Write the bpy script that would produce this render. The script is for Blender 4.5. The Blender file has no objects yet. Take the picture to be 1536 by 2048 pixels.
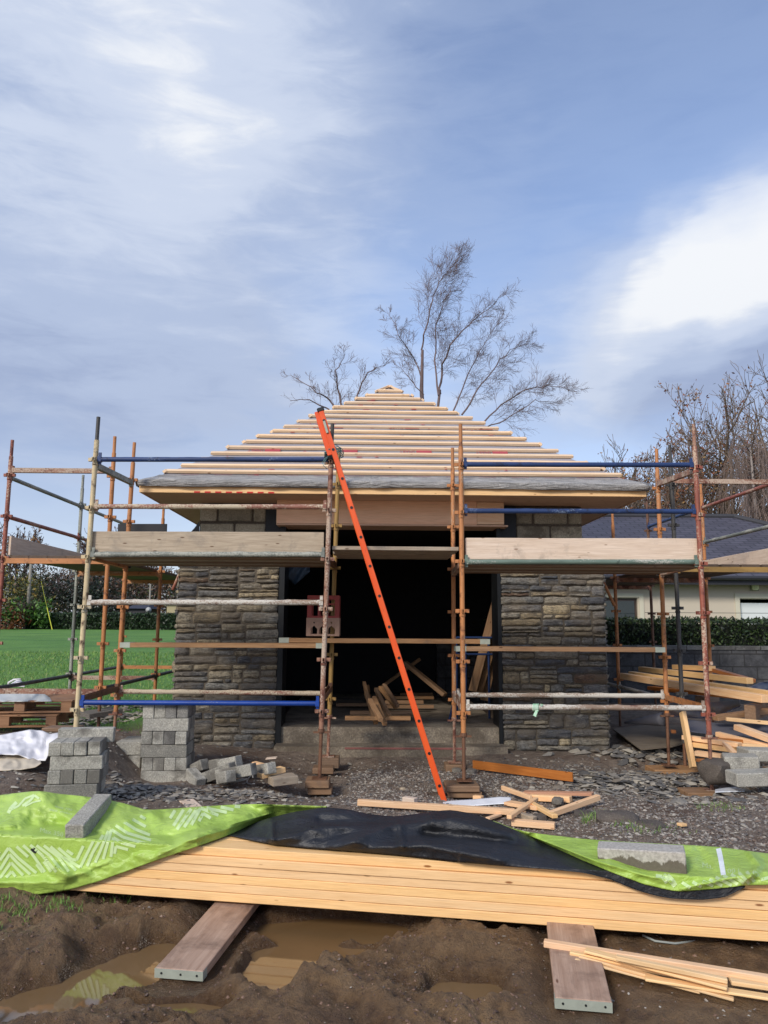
import bpy, bmesh, math, random
from mathutils import Vector, Matrix, noise as mnoise
from mathutils.bvhtree import BVHTree
R = math.radians
random.seed(7)
rnd = random.Random(11)
scene = bpy.context.scene
C = scene.collection

# ------------------------------------------------------------------ camera
FPX = 1540.0
EYE = Vector((0.0, 0.0, 1.63))
PITCH, YAW, ROLL = R(8.24), R(-0.97), R(0.35)
cam_d = bpy.data.cameras.new('camera'); cam = bpy.data.objects.new('camera', cam_d); C.objects.link(cam)
cam_d.sensor_fit = 'VERTICAL'; cam_d.sensor_height = 36.0; cam_d.lens = 36.0 * FPX / 2048.0
cam_d.clip_start = 0.05; cam_d.clip_end = 6000
CM = Matrix.Rotation(YAW, 3, 'Z') @ Matrix.Rotation(math.pi / 2 + PITCH, 3, 'X') @ Matrix.Rotation(ROLL, 3, 'Z')
cam.matrix_world = Matrix.Translation(EYE) @ CM.to_4x4()
scene.camera = cam

def ray(px, py):
    return (CM @ Vector(((px - 768.0) / FPX, -(py - 1024.0) / FPX, -1.0)))
def P(px, py, Y):                       # point at world depth Y seen in that direction
    d = ray(px, py); return EYE + d * (Y / d.y)
def G(px, py, z=0.0):                   # point on the level plane z
    d = ray(px, py); return EYE + d * ((z - EYE.z) / d.z)

# ------------------------------------------------------------------ object helpers
def link(name, me, mat=None, parent=None, smooth=False):
    o = bpy.data.objects.new(name, me); C.objects.link(o)
    if mat is not None:
        me.materials.append(mat)
    if smooth:
        me.polygons.foreach_set('use_smooth', [True] * len(me.polygons))
    if parent is not None:
        o.parent = parent
    return o
def setw(o, M):                         # world matrix (parents are only translated empties or top-level meshes)
    if o.parent is not None:
        o.matrix_parent_inverse = pworld(o.parent).inverted()
    o.matrix_basis = M
WM = {}
def pworld(o):
    if o.parent is None: return o.matrix_basis.copy()
    return pworld(o.parent) @ o.matrix_parent_inverse @ o.matrix_basis
def adopt(o, parent):                   # parent, keeping its place
    w = pworld(o); o.parent = parent; o.matrix_parent_inverse = pworld(parent).inverted(); o.matrix_basis = w
    return o
def tag(o, label=None, cat=None, group=None, kind=None):
    if label: o['label'] = label
    if cat: o['category'] = cat
    if group: o['group'] = group
    if kind: o['kind'] = kind
    return o
def thing(name, label, cat, loc=(0, 0, 0), group=None):
    o = bpy.data.objects.new(name, None); C.objects.link(o); o.location = loc; o.empty_display_size = 0.1
    o.matrix_basis = Matrix.Translation(Vector(loc))
    return tag(o, label, cat, group)

class MB:
    def __init__(s): s.v = []; s.f = []
    def quad(s, a, b, c, d):
        n = len(s.v); s.v += [tuple(a), tuple(b), tuple(c), tuple(d)]; s.f.append((n, n + 1, n + 2, n + 3))
    def poly(s, pts):
        n = len(s.v); s.v += [tuple(p) for p in pts]; s.f.append(tuple(range(n, n + len(pts))))
    def box(s, x0, y0, z0, x1, y1, z1, M=None):
        n = len(s.v)
        vs = [Vector((x, y, z)) for z in (z0, z1) for y in (y0, y1) for x in (x0, x1)]
        if M is not None: vs = [M @ v for v in vs]
        s.v += [tuple(v) for v in vs]
        s.f += [(n, n + 2, n + 3, n + 1), (n + 4, n + 5, n + 7, n + 6), (n, n + 1, n + 5, n + 4), (n + 2, n + 6, n + 7, n + 3), (n, n + 4, n + 6, n + 2), (n + 1, n + 3, n + 7, n + 5)]
    def tube(s, pts, rads, seg=10, cap=True):
        rings = []; pts = [Vector(p) for p in pts]
        t0 = (pts[1] - pts[0]).normalized()
        up = Vector((0, 0, 1)) if abs(t0.z) < 0.9 else Vector((1, 0, 0))
        a = t0.cross(up).normalized()
        for i, p in enumerate(pts):
            t = (pts[min(i + 1, len(pts) - 1)] - pts[max(i - 1, 0)]).normalized()
            a = (a - t * a.dot(t)).normalized(); b = t.cross(a)
            r = rads[i] if isinstance(rads, (list, tuple)) else rads
            n = len(s.v)
            for k in range(seg):
                an = 2 * math.pi * k / seg
                q = p + (a * math.cos(an) + b * math.sin(an)) * r
                s.v.append((q.x, q.y, q.z))
            rings.append(n)
        for i in range(len(rings) - 1):
            for k in range(seg):
                k2 = (k + 1) % seg
                s.f.append((rings[i] + k, rings[i] + k2, rings[i + 1] + k2, rings[i + 1] + k))
        if cap:
            s.f.append(tuple(rings[0] + k for k in reversed(range(seg))))
            s.f.append(tuple(rings[-1] + k for k in range(seg)))
    def mesh(s, name):
        me = bpy.data.meshes.new(name); me.from_pydata(s.v, [], s.f); me.update(); return me
    def build(s, name, mat=None, parent=None, smooth=False, world=True):
        o = link(name, s.mesh(name), mat, None, smooth)
        if parent is not None:
            o.parent = parent
            if world: o.matrix_parent_inverse = pworld(parent).inverted()
        return o
def autosmooth(o, ang=40):
    me = o.data; bm = bmesh.new(); bm.from_mesh(me)
    for f in bm.faces: f.smooth = True
    for e in bm.edges:
        if len(e.link_faces) == 2 and e.calc_face_angle(0) > R(ang): e.smooth = False
    bm.to_mesh(me); bm.free(); return o

def frame(a, b, up=(0, 0, 1)):          # matrix whose X runs a->b, origin at the middle
    a = Vector(a); b = Vector(b); x = (b - a).normalized(); up = Vector(up)
    if abs(x.dot(up.normalized())) > 0.98: up = Vector((0, 1, 0))
    y = up.cross(x).normalized(); z = x.cross(y)
    M = Matrix((x, y, z)).transposed().to_4x4(); M.translation = (a + b) / 2
    return M, (b - a).length
def rbox_mesh(name, L, W, T, bev=0.003, cuts=0, jit=0.0, seed=0):
    bm = bmesh.new(); bmesh.ops.create_cube(bm, size=1.0)
    for v in bm.verts: v.co = Vector((v.co.x * L, v.co.y * W, v.co.z * T))
    if cuts:
        es = [e for e in bm.edges if abs(e.verts[0].co.x - e.verts[1].co.x) > L * 0.9]
        bmesh.ops.subdivide_edges(bm, edges=es, cuts=cuts, use_grid_fill=True)
    if jit:
        for v in bm.verts:
            n = mnoise.noise_vector(Vector((v.co.x * 1.3 + seed * 7.1, v.co.y, v.co.z + seed)))
            v.co += Vector((0, n.y, n.z)) * jit
    if bev:
        es = [e for e in bm.edges if len(e.link_faces) == 2 and e.calc_face_angle(0) > 0.6]
        bmesh.ops.bevel(bm, geom=es, offset=bev, segments=1, affect='EDGES', profile=0.5)
    me = bpy.data.meshes.new(name); bm.to_mesh(me); bm.free(); return me
_seed = [0]
def beam(name, a, b, w, t, mat, parent=None, up=(0, 0, 1), bev=0.003, cuts=0, jit=0.0):
    """squared timber / board: length a->b, w across, t along `up`"""
    _seed[0] += 1
    M, L = frame(a, b, up)
    o = link(name, rbox_mesh(name, L, w, t, bev, cuts, jit, _seed[0]), mat)
    if parent is not None: o.parent = parent
    setw(o, M); return o
def tube(name, a, b, r, mat, parent=None, seg=16, crust=0.0, bend=0.0):
    M, L = frame(a, b)
    mb = MB(); n = max(2, int(L / 0.03)) if crust else 8
    pts = []; rr = []
    _seed[0] += 1
    for i in range(n + 1):
        t = i / n - 0.5
        pts.append((t * L, 0, -bend * (1 - 4 * t * t))); rr.append(r)
    mb.tube(pts, rr, seg)
    if crust:
        for i in range(len(mb.v)):
            v = Vector(mb.v[i]); q = v + Vector((_seed[0] * 3.3, 0, 0))
            m = mnoise.noise(q * 45) * 0.5 + 0.5; big = max(0, mnoise.noise(q * 7) + 0.35)
            topw = 0.4 + 0.6 * max(0, v.z / r) 
            yz = Vector((0, v.y, v.z)); 
            if yz.length > 1e-6 and abs(v.x) < L / 2 - 0.02:
                v += yz.normalized() * crust * m * big * topw
            mb.v[i] = tuple(v)
    o = link(name, mb.mesh(name), mat); autosmooth(o, 50)
    if parent is not None: o.parent = parent
    setw(o, M); return o

def lin(r, g, b):
    f = lambda c: ((c / 255) / 12.92) if c / 255 <= 0.04045 else (((c / 255) + 0.055) / 1.055) ** 2.4
    return (f(r), f(g), f(b), 1.0)

# ------------------------------------------------------------------ material DSL
class NT:
    def __init__(s, name):
        s.m = bpy.data.materials.new(name); s.m.use_nodes = True; s.t = s.m.node_tree; s.t.nodes.clear()
        s.out = s.t.nodes.new('ShaderNodeOutputMaterial')
        s.bsdf = s.t.nodes.new('ShaderNodeBsdfPrincipled'); s.t.links.new(s.bsdf.outputs[0], s.out.inputs[0])
    def n(s, typ, **kw):
        nd = s.t.nodes.new('ShaderNode' + typ)
        for k, v in kw.items():
            if k.startswith('i_'):
                key = k[2:]; key = int(key) if key.isdigit() else key.replace('_', ' ')
                s.set(nd.inputs[key], v)
            else: setattr(nd, k, v)
        return nd
    def set(s, sock, v):
        if isinstance(v, bpy.types.NodeSocket): s.t.links.new(v, sock)
        else:
            try: sock.default_value = v
            except Exception: sock.default_value = v[:3]
    def math(s, op, a, b=0.0, clamp=False):
        nd = s.t.nodes.new('ShaderNodeMath'); nd.operation = op; nd.use_clamp = clamp
        s.set(nd.inputs[0], a); s.set(nd.inputs[1], b); return nd.outputs[0]
    def mix(s, f, a, b, mode='MIX'):
        nd = s.t.nodes.new('ShaderNodeMix'); nd.data_type = 'RGBA'; nd.blend_type = mode
        s.set(nd.inputs[0], f); s.set(nd.inputs[6], a); s.set(nd.inputs[7], b); return nd.outputs[2]
    def ramp(s, f, stops, interp='LINEAR'):
        nd = s.t.nodes.new('ShaderNodeValToRGB'); nd.color_ramp.interpolation = interp
        e = nd.color_ramp.elements
        while len(e) > 1: e.remove(e[-1])
        e[0].position = stops[0][0]; c = stops[0][1]; e[0].color = c if isinstance(c, tuple) else (c, c, c, 1)
        for p, c in stops[1:]:
            x = e.new(p); x.color = c if isinstance(c, tuple) else (c, c, c, 1)
        s.set(nd.inputs[0], f); return nd.outputs[0]
    def coord(s, kind='Object', scale=(1, 1, 1), rnd=True, rot=(0, 0, 0)):
        tc = s.t.nodes.new('ShaderNodeTexCoord'); mp = s.t.nodes.new('ShaderNodeMapping')
        s.t.links.new(tc.outputs[kind], mp.inputs[0]); mp.inputs['Scale'].default_value = scale; mp.inputs['Rotation'].default_value = rot
        if rnd:
            oi = s.t.nodes.new('ShaderNodeObjectInfo'); m = s.math('MULTIPLY', oi.outputs['Random'], 37.0)
            cb = s.t.nodes.new('ShaderNodeCombineXYZ')
            for i in range(3): s.t.links.new(m, cb.inputs[i])
            s.t.links.new(cb.outputs[0], mp.inputs['Location'])
        return mp.outputs[0]
    def noise(s, vec, scale, detail=4, rough=0.55, dist=0.0):
        nd = s.n('TexNoise'); s.set(nd.inputs['Vector'], vec); nd.inputs['Scale'].default_value = scale
        nd.inputs['Detail'].default_value = detail; nd.inputs['Roughness'].default_value = rough; nd.inputs['Distortion'].default_value = dist
        return nd.outputs['Fac']
    def voro(s, vec, scale, feature='F1', out='Distance', rand=1.0):
        nd = s.n('TexVoronoi', feature=feature); s.set(nd.inputs['Vector'], vec); nd.inputs['Scale'].default_value = scale
        nd.inputs['Randomness'].default_value = rand
        return nd.outputs[out]
    def bump(s, h, strength=0.3, dist=0.01, normal=None):
        nd = s.n('Bump'); s.set(nd.inputs['Height'], h); nd.inputs['Strength'].default_value = strength; nd.inputs['Distance'].default_value = dist
        if normal is not None: s.set(nd.inputs['Normal'], normal)
        return nd.outputs[0]
    def island(s):
        return s.n('NewGeometry').outputs['Random Per Island']
    def orand(s):
        return s.n('ObjectInfo').outputs['Random']
    def done(s, col, rough=0.8, normal=None, metal=0.0, spec=None):
        s.set(s.bsdf.inputs['Base Color'], col); s.set(s.bsdf.inputs['Roughness'], rough); s.bsdf.inputs['Metallic'].default_value = metal
        if normal is not None: s.set(s.bsdf.inputs['Normal'], normal)
        if spec is not None: s.set(s.bsdf.inputs['Specular IOR Level'], spec)
        return s.m

def m_wood(name, c1, c2, grain=1.0, dirt=0.0, dirtc=(0.12, 0.09, 0.07, 1), rough=0.7, knots=True, vary=0.25):
    n = NT(name)
    v = n.coord('Object', (0.9, 9, 14)); vb = n.coord('Object', (1, 1, 1))
    g = n.noise(v, 3.2 * grain, 6, 0.6, 0.6); col = n.mix(n.ramp(g, [(0.3, 0.0), (0.7, 1.0)]), c1, c2)
    fine = n.noise(n.coord('Object', (1.5, 60, 60)), 4, 3, 0.6)
    col = n.mix(n.math('MULTIPLY', n.ramp(fine, [(0.42, 0.0), (0.72, 1.0)]), 0.4), col, (c1[0] * .5, c1[1] * .42, c1[2] * .38, 1))
    if knots:
        vk = n.coord('Object', (1.3, 4.5, 4.5)); k = n.voro(vk, 3.2)
        col = n.mix(n.ramp(k, [(0.06, 1.0), (0.11, 0.0)]), col, (c2[0] * .35, c2[1] * .22, c2[2] * .14, 1))
    hs = n.n('HueSaturation'); n.set(hs.inputs['Color'], col)
    n.set(hs.inputs['Value'], n.math('ADD', n.math('MULTIPLY', n.orand(), vary), 1.0 - vary / 2))
    n.set(hs.inputs['Saturation'], n.math('ADD', n.math('MULTIPLY', n.orand(), 0.14), 0.93))
    col = hs.outputs[0]
    if dirt:
        d = n.noise(vb, 5, 8, 0.7, 0.4); col = n.mix(n.ramp(d, [(0.62 - dirt * 0.35, 0.0), (0.85 - dirt * 0.25, 0.9)]), col, dirtc)
    return n.done(col, rough, n.bump(n.math('ADD', n.math('MULTIPLY', fine, .6), g), 0.35, 0.002))

def m_tube(name, base, rust=0.5, rustc=(0.13, 0.045, 0.018, 1), mortar=0.3, mortarc=(0.5, 0.47, 0.42, 1), rough=0.55):
    n = NT(name); v = n.coord('Object'); vl = n.coord('Object', (0.25, 1, 1))
    a = n.noise(v, 9, 8, 0.68, 0.3); b = n.noise(v, 60, 4, 0.6); cN = n.noise(vl, 5, 7, 0.7)
    shade = n.ramp(n.noise(vl, 14, 4), [(0.3, 0.75), (0.7, 1.15)])
    col = n.mix(1.0, base, shade, 'MULTIPLY')
    col = n.mix(n.ramp(a, [(0.66 - rust * 0.3, 0.0), (0.74 - rust * 0.25, 1.0)]), col, rustc)
    m = n.ramp(n.math('ADD', n.math('MULTIPLY', cN, 0.7), n.math('MULTIPLY', b, 0.3)), [(0.66 - mortar * 0.32, 0.0), (0.70 - mortar * 0.28, 1.0)])
    col = n.mix(m, col, n.mix(b, tuple(c * .7 for c in mortarc[:3]) + (1,), mortarc))
    return n.done(col, n.ramp(m, [(0, rough), (1, 0.95)]), n.bump(n.math('ADD', n.math('MULTIPLY', m, .5), b), 0.4, 0.003))
def m_plain(name, col, rough=0.6, metal=0.0, var=0.2, scale=6, bumpk=0.15):
    n = NT(name); v = n.coord('Object'); a = n.noise(v, scale, 6, 0.65)
    c = n.mix(a, tuple(x * (1 - var) for x in col[:3]) + (1,), tuple(min(1, x * (1 + var)) for x in col[:3]) + (1,))
    return n.done(c, rough, n.bump(n.noise(v, scale * 8, 4), bumpk, 0.004), metal)
def m_concrete(name, c1, c2, pit=True, wet=0.0, scale=1.0):
    n = NT(name); v = n.coord('Object')
    a = n.noise(v, 4 * scale, 6, 0.65); b = n.noise(v, 90 * scale, 3, 0.6); p = n.voro(v, 110 * scale)
    col = n.mix(n.ramp(a, [(0.3, 0.0), (0.7, 1.0)]), c1, c2)
    col = n.mix(n.ramp(b, [(0.35, 0.55), (0.6, 0.0)]), col, (c1[0] * .4, c1[1] * .4, c1[2] * .4, 1))
    col = n.mix(n.ramp(b, [(0.62, 0.0), (0.75, 0.6)]), col, (min(1, c2[0] * 1.7),) * 2 + (min(1, c2[2] * 1.7), 1))
    hs = n.n('HueSaturation'); n.set(hs.inputs['Color'], col); n.set(hs.inputs['Value'], n.math('ADD', n.math('MULTIPLY', n.orand(), 0.6), 0.68))
    col = hs.outputs[0]
    if wet:
        w = n.noise(v, 2.5, 4, 0.6); col = n.mix(n.ramp(w, [(0.55 - wet * .2, 0.0), (0.6, 0.75)]), col, (c1[0] * .35, c1[1] * .33, c1[2] * .32, 1))
    return n.done(col, 0.9, n.bump(n.math('ADD', b, n.math('MULTIPLY', p, 1.2)), 0.6, 0.004))
# ------------------------------------------------------------------ sky and light
SUN_EL, SUN_AZ = R(33), R(215)          # azimuth measured clockwise from +Y (behind-left of the camera)
world = bpy.data.worlds.new('World'); scene.world = world; world.use_nodes = True
wt = world.node_tree; wt.nodes.clear()
class WN(NT):
    def __init__(s, t): s.t = t
w = WN(wt)
bg = wt.nodes.new('ShaderNodeBackground'); wo = wt.nodes.new('ShaderNodeOutputWorld'); wt.links.new(bg.outputs[0], wo.inputs[0])
sky = w.n('TexSky', sky_type='NISHITA', sun_disc=False, sun_elevation=SUN_EL, sun_rotation=SUN_AZ)
sky.air_density = 1.0; sky.dust_density = 0.6; sky.ozone_density = 2.0; sky.altitude = 50
dirv = w.n('TexCoord').outputs['Generated']
sep = w.n('SeparateXYZ'); w.set(sep.inputs[0], dirv)
zz = w.math('ADD', w.math('MAXIMUM', sep.outputs[2], 0.0), 0.22)
cb = w.n('CombineXYZ'); w.set(cb.inputs[0], w.math('DIVIDE', sep.outputs[0], zz)); w.set(cb.inputs[1], w.math('DIVIDE', sep.outputs[1], zz))
plane = cb.outputs[0]
# wind-drawn layers: stretch along one direction
def wmap(scale, rot, loc=(0, 0, 0)):
    mp = w.n('Mapping'); w.set(mp.inputs[0], plane); mp.inputs['Scale'].default_value = scale; mp.inputs['Rotation'].default_value = (0, 0, R(rot)); mp.inputs['Location'].default_value = loc
    return mp.outputs[0]
def dmap(scale, rot):
    mp = w.n('Mapping'); w.set(mp.inputs[0], dirv); mp.inputs['Scale'].default_value = scale; mp.inputs['Rotation'].default_value = rot
    return mp.outputs[0]
n1 = w.noise(dmap((1, 1, 1.7), (0, R(28), 0)), 2.3, 4, 0.5, 0.5)
n2 = w.noise(dmap((1.0, 1.0, 3.0), (0, R(30), 0)), 3.2, 7, 0.58, 0.5)
n3 = w.noise(dmap((1.0, 1.0, 4.0), (0, R(24), 0)), 9.0, 7, 0.6, 0.5)
warp = w.n('TexNoise'); w.set(warp.inputs['Vector'], dirv); warp.inputs['Scale'].default_value = 3.2; warp.inputs['Detail'].default_value = 5
wv = w.n('VectorMath', operation='SUBTRACT'); w.set(wv.inputs[0], warp.outputs['Color']); wv.inputs[1].default_value = (0.5, 0.5, 0.5)
ws = w.n('VectorMath', operation='SCALE'); w.set(ws.inputs[0], wv.outputs[0]); ws.inputs['Scale'].default_value = 0.20
wd = w.n('VectorMath', operation='ADD'); w.set(wd.inputs[0], dirv); w.set(wd.inputs[1], ws.outputs[0])
wn = w.n('VectorMath', operation='NORMALIZE'); w.set(wn.inputs[0], wd.outputs[0])
def blob(px, py, deg, soft=1.0):
    d = ray(px, py).normalized()
    dt = w.n('VectorMath', operation='DOT_PRODUCT'); w.set(dt.inputs[0], wn.outputs[0]); dt.inputs[1].default_value = d
    return w.ramp(dt.outputs['Value'], [(math.cos(R(deg)), 0.0), (math.cos(R(deg * 0.15 * soft)), 1.0)], 'EASE')
def wsum(terms, base):
    acc = base
    for k, s in terms: acc = w.math('ADD', acc, w.math('MULTIPLY', s, k))
    return acc
cover = wsum([(0.38, blob(60, 230, 30)), (0.22, blob(480, 90, 16)), (0.34, blob(1536, 460, 8)), (0.3, blob(1450, 520, 9)), (0.26, blob(1350, 600, 9)), (0.24, blob(1240, 650, 9)), (0.24, blob(1130, 690, 9)), (0.3, blob(1500, 680, 12)), (-0.15, blob(1480, 330, 6)), (0.26, blob(780, 240, 13)), (0.14, blob(1080, 480, 9)),
              (0.22, blob(420, 640, 14)), (0.2, blob(150, 640, 18)), (-0.34, blob(1150, 120, 20)), (-0.22, blob(1450, 240, 12)), (-0.2, blob(720, 600, 11)),
              (-0.2, blob(780, 400, 15)), (-0.12, blob(330, 420, 10)), (0.55, n1), (0.4, n2), (0.42, n3), (-0.15, blob(1000, 620, 6)), (0.12, blob(700, 760, 12))], -0.22)
cover = w.ramp(cover, [(0.0, 0.24), (0.3, 0.42), (0.65, 0.74), (1.0, 1.0)])
bright = wsum([(0.36, blob(110, 190, 17)), (0.18, blob(470, 60, 14)), (0.5, blob(1530, 450, 8)), (0.34, blob(1450, 500, 7)), (0.30, blob(1360, 565, 7)), (0.28, blob(1270, 625, 7)), (0.24, blob(1170, 680, 7)), (-0.25, blob(1510, 720, 9)), (-.08, blob(1380, 740, 7)),
               (0.12, blob(420, 640, 12)), (0.2, blob(800, 690, 10)), (-0.12, blob(60, 420, 13)), (-0.12, blob(120, 800, 16)), (0.55, n2), (0.35, n1), (0.6, n3)], -0.46)
EX = 2 ** -0.5
ccol = w.ramp(bright, [(0.0, lin(158, 174, 208)), (0.3, lin(180, 195, 224)), (0.65, lin(206, 217, 238)), (1.0, lin(244, 247, 252))], 'EASE')
SKYK = 0.15
sc = w.n('VectorMath', operation='SCALE'); w.set(sc.inputs[0], sky.outputs[0]); sc.inputs['Scale'].default_value = 1.0
cc = w.n('VectorMath', operation='SCALE'); w.set(cc.inputs[0], ccol); cc.inputs['Scale'].default_value = EX / SKYK
tint = w.mix(1.0, sc.outputs[0], (1.10, 1.01, 1.03, 1), 'MULTIPLY')
mixd = w.mix(cover, tint, cc.outputs[0])
low = w.ramp(sep.outputs[2], [(0.0, 1.0), (0.16, 0.35), (0.4, 0.0)])
hz = w.n('VectorMath', operation='SCALE'); hz.inputs[0].default_value = lin(188, 200, 220)[:3]; hz.inputs['Scale'].default_value = EX / SKYK
mixd = w.mix(w.math('MULTIPLY', low, 0.55), mixd, hz.outputs[0])
w.set(bg.inputs['Color'], mixd); bg.inputs['Strength'].default_value = SKYK

sl = bpy.data.lights.new('sun', 'SUN'); sl.energy = 2.0; sl.angle = R(14); sl.color = (1.0, 0.93, 0.82)
so = bpy.data.objects.new('sun', sl); C.objects.link(so)
sd = Vector((math.sin(SUN_AZ) * math.cos(SUN_EL), math.cos(SUN_AZ) * math.cos(SUN_EL), math.sin(SUN_EL)))
so.rotation_euler = sd.to_track_quat('Z', 'Y').to_euler(); so.location = (-20, -25, 30)
scene.view_settings.view_transform = 'Standard'; scene.view_settings.look = 'None'
scene.view_settings.exposure = 0.5; scene.view_settings.gamma = 1.0

# ------------------------------------------------------------------ materials
PINE = m_wood('new_pine', lin(246, 206, 152), lin(238, 192, 134), vary=0.07)
PINE2 = m_wood('fresh_sawn_pine', lin(250, 212, 168), lin(240, 188, 138), vary=0.2)
BATTEN = m_wood('roof_batten_pine', lin(246, 218, 182), lin(234, 196, 154), vary=0.16)
OLDW = m_wood('weathered_board', lin(190, 174, 152), lin(152, 136, 116), dirt=0.35, dirtc=(0.2, 0.17, 0.14, 1), vary=0.2)
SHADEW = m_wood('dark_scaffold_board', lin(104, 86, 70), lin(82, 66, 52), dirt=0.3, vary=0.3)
OLDW2 = m_wood('grey_brown_board', lin(150, 120, 92), lin(118, 90, 66), dirt=0.2, vary=0.3)
PALEB = m_wood('pale_toe_board', lin(232, 212, 192), lin(212, 188, 164), dirt=0.2, dirtc=(0.33, 0.26, 0.2, 1), vary=0.1)
MUDB = m_wood('muddy_board', lin(186, 156, 134), lin(158, 126, 104), dirt=0.45, dirtc=(0.11, 0.065, 0.045, 1), vary=0.1, rough=0.6)
EDGEW = m_wood('board_edge_wood', lin(176, 138, 100), lin(140, 104, 72), dirt=0.15, vary=0.2)
ORANGEW = m_wood('orange_wet_timber', lin(190, 122, 66), lin(160, 96, 48), vary=0.1, rough=0.45)
PLY = m_wood('plywood_face', lin(246, 206, 172), lin(238, 190, 154), grain=0.35, knots=False, vary=0.08)
SOFFIT = m_wood('soffit_board', lin(222, 186, 156), lin(204, 166, 136), grain=0.4, vary=0.08)
T_ORANGE = m_tube('orange_steel', lin(186, 124, 74), 0.4, lin(120, 74, 46), 0.3, lin(196, 168, 140))
T_RUST = m_tube('rusty_steel', lin(150, 108, 86), 0.6, lin(100, 56, 42), 0.5, lin(196, 174, 154))
T_RED = m_tube('red_oxide_steel', lin(150, 84, 66), 0.45, lin(104, 54, 44), 0.45, lin(206, 180, 156))
T_CREAM = m_tube('cream_steel', lin(206, 186, 146), 0.4, lin(92, 70, 52), 0.4, lin(178, 172, 152))
T_OLIVE = m_tube('ochre_steel', lin(158, 124, 66), 0.2, lin(100, 66, 36), 0.12)
T_BLUE = m_tube('blue_steel', lin(34, 58, 104), 0.35, lin(24, 32, 54), 0.3, lin(120, 138, 168))
T_BLUE2 = m_tube('bright_blue_steel', lin(18, 62, 144), 0.08, lin(20, 40, 90), 0.06, lin(190, 200, 210), rough=0.4)
T_MORTAR = m_tube('mortar_crusted_steel', lin(150, 128, 110), 0.3, lin(110, 76, 64), 0.66, lin(214, 208, 196))
T_PINKM = m_tube('pink_mortar_steel', lin(140, 92, 76), 0.3, lin(124, 58, 54), 0.55, lin(206, 190, 164))
T_GREY = m_tube('grey_splashed_steel', lin(120, 124, 116), 0.2, lin(62, 66, 60), 0.5, lin(176, 176, 164))
T_GREEN = m_tube('green_grey_steel', lin(104, 122, 110), 0.25, lin(58, 72, 62), 0.4, lin(190, 190, 178))
T_DARK = m_tube('dark_steel', lin(66, 64, 62), 0.4, lin(40, 34, 30), 0.28, lin(170, 166, 156))
T_BROWN = m_tube('brown_steel', lin(112, 78, 56), 0.4, lin(76, 48, 34), 0.15)
GALV = m_plain('galvanised_steel', lin(168, 174, 160), 0.55, 0.2, 0.3, 14)
BLACKP = m_plain('black_plastic', (0.012, 0.012, 0.014, 1), 0.4, 0, 0.2)
DARKW = m_plain('interior_shade_black', (0.012, 0.012, 0.014, 1), 0.9, 0, 0.3)  # wall and ceiling colour near black: the darkness of the interior is painted in
DARKST = m_plain('dark_steel_frame', lin(32, 34, 36), 0.5, 0.4, 0.3)
CONC = m_concrete('concrete_block', lin(150, 147, 138), lin(184, 179, 166), wet=0.2)
CONCD = m_concrete('damp_concrete_block', lin(116, 114, 110), lin(158, 154, 146), wet=0.6)
SLABC = m_concrete('slab_concrete', lin(134, 122, 106), lin(158, 146, 128), wet=0.8, scale=0.5)
BLOCKW = m_concrete('rough_blockwork', lin(150, 142, 122), lin(176, 168, 146), wet=0.2, scale=0.7)
MORTAR = m_concrete('mortar', lin(84, 76, 66), lin(108, 98, 84), scale=0.8)

def m_stone():
    n = NT('rubble_stone'); i = n.island(); v = n.coord('Object', (1, 1, 1), rnd=False)
    vs = n.coord('Object', (1, 1, 5), rnd=False)
    base = n.ramp(i, [(0.0, lin(98, 100, 104)), (0.16, lin(140, 138, 132)), (0.32, lin(166, 158, 142)), (0.46, lin(112, 110, 108)), (0.58, lin(178, 166, 142)), (0.7, lin(124, 122, 120)), (0.82, lin(156, 140, 112)), (0.92, lin(204, 186, 150)), (0.96, lin(130, 100, 76))], 'CONSTANT')
    a = n.noise(vs, 9, 8, 0.7, 0.8); b = n.noise(v, 34, 6, 0.7)
    col = n.mix(n.ramp(a, [(0.36, 0.8), (0.52, 0.0)]), base, lin(62, 61, 62))
    col = n.mix(n.ramp(b, [(0.4, 0.55), (0.52, 0.0)]), col, lin(58, 56, 56))
    col = n.mix(n.ramp(a, [(0.58, 0.0), (0.70, 0.8)]), col, lin(204, 196, 178))
    ch = n.noise(n.coord('Object', (1, 1, 2), rnd=False), 2.2, 3)
    col = n.mix(n.ramp(ch, [(0.42, 0.0), (0.62, 0.45)]), col, lin(140, 124, 98))
    return n.done(col, 0.8, n.bump(n.math('ADD', n.math('MULTIPLY', a, 1.5), b), 1.0, 0.022))
STONE = m_stone()

def m_chips(name, cols, rough=0.75):
    n = NT(name); i = n.island()
    k = len(cols)
    base = n.ramp(i, [(j / k, lin(*c)) for j, c in enumerate(cols)], 'CONSTANT')
    a = n.noise(n.coord('Object', rnd=False), 40, 4)
    return n.done(n.mix(n.math('MULTIPLY', a, 0.4), base, (0.05, 0.045, 0.04, 1)), rough, n.bump(a, 0.5, 0.004))
CHIPS = m_chips('slate_chips', [(124, 120, 114), (146, 140, 130), (104, 102, 100), (168, 160, 146), (134, 124, 110), (92, 90, 88), (182, 174, 158)])
GRAVEL = m_chips('gravel_stones', [(138, 130, 122), (112, 106, 102), (160, 151, 140), (124, 114, 104), (98, 92, 88), (178, 170, 158), (130, 112, 100)])
CLODS = m_chips('mud_clods', [(92, 68, 52), (112, 84, 66), (78, 56, 44), (132, 102, 82), (98, 72, 56)], 0.5)

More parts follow.
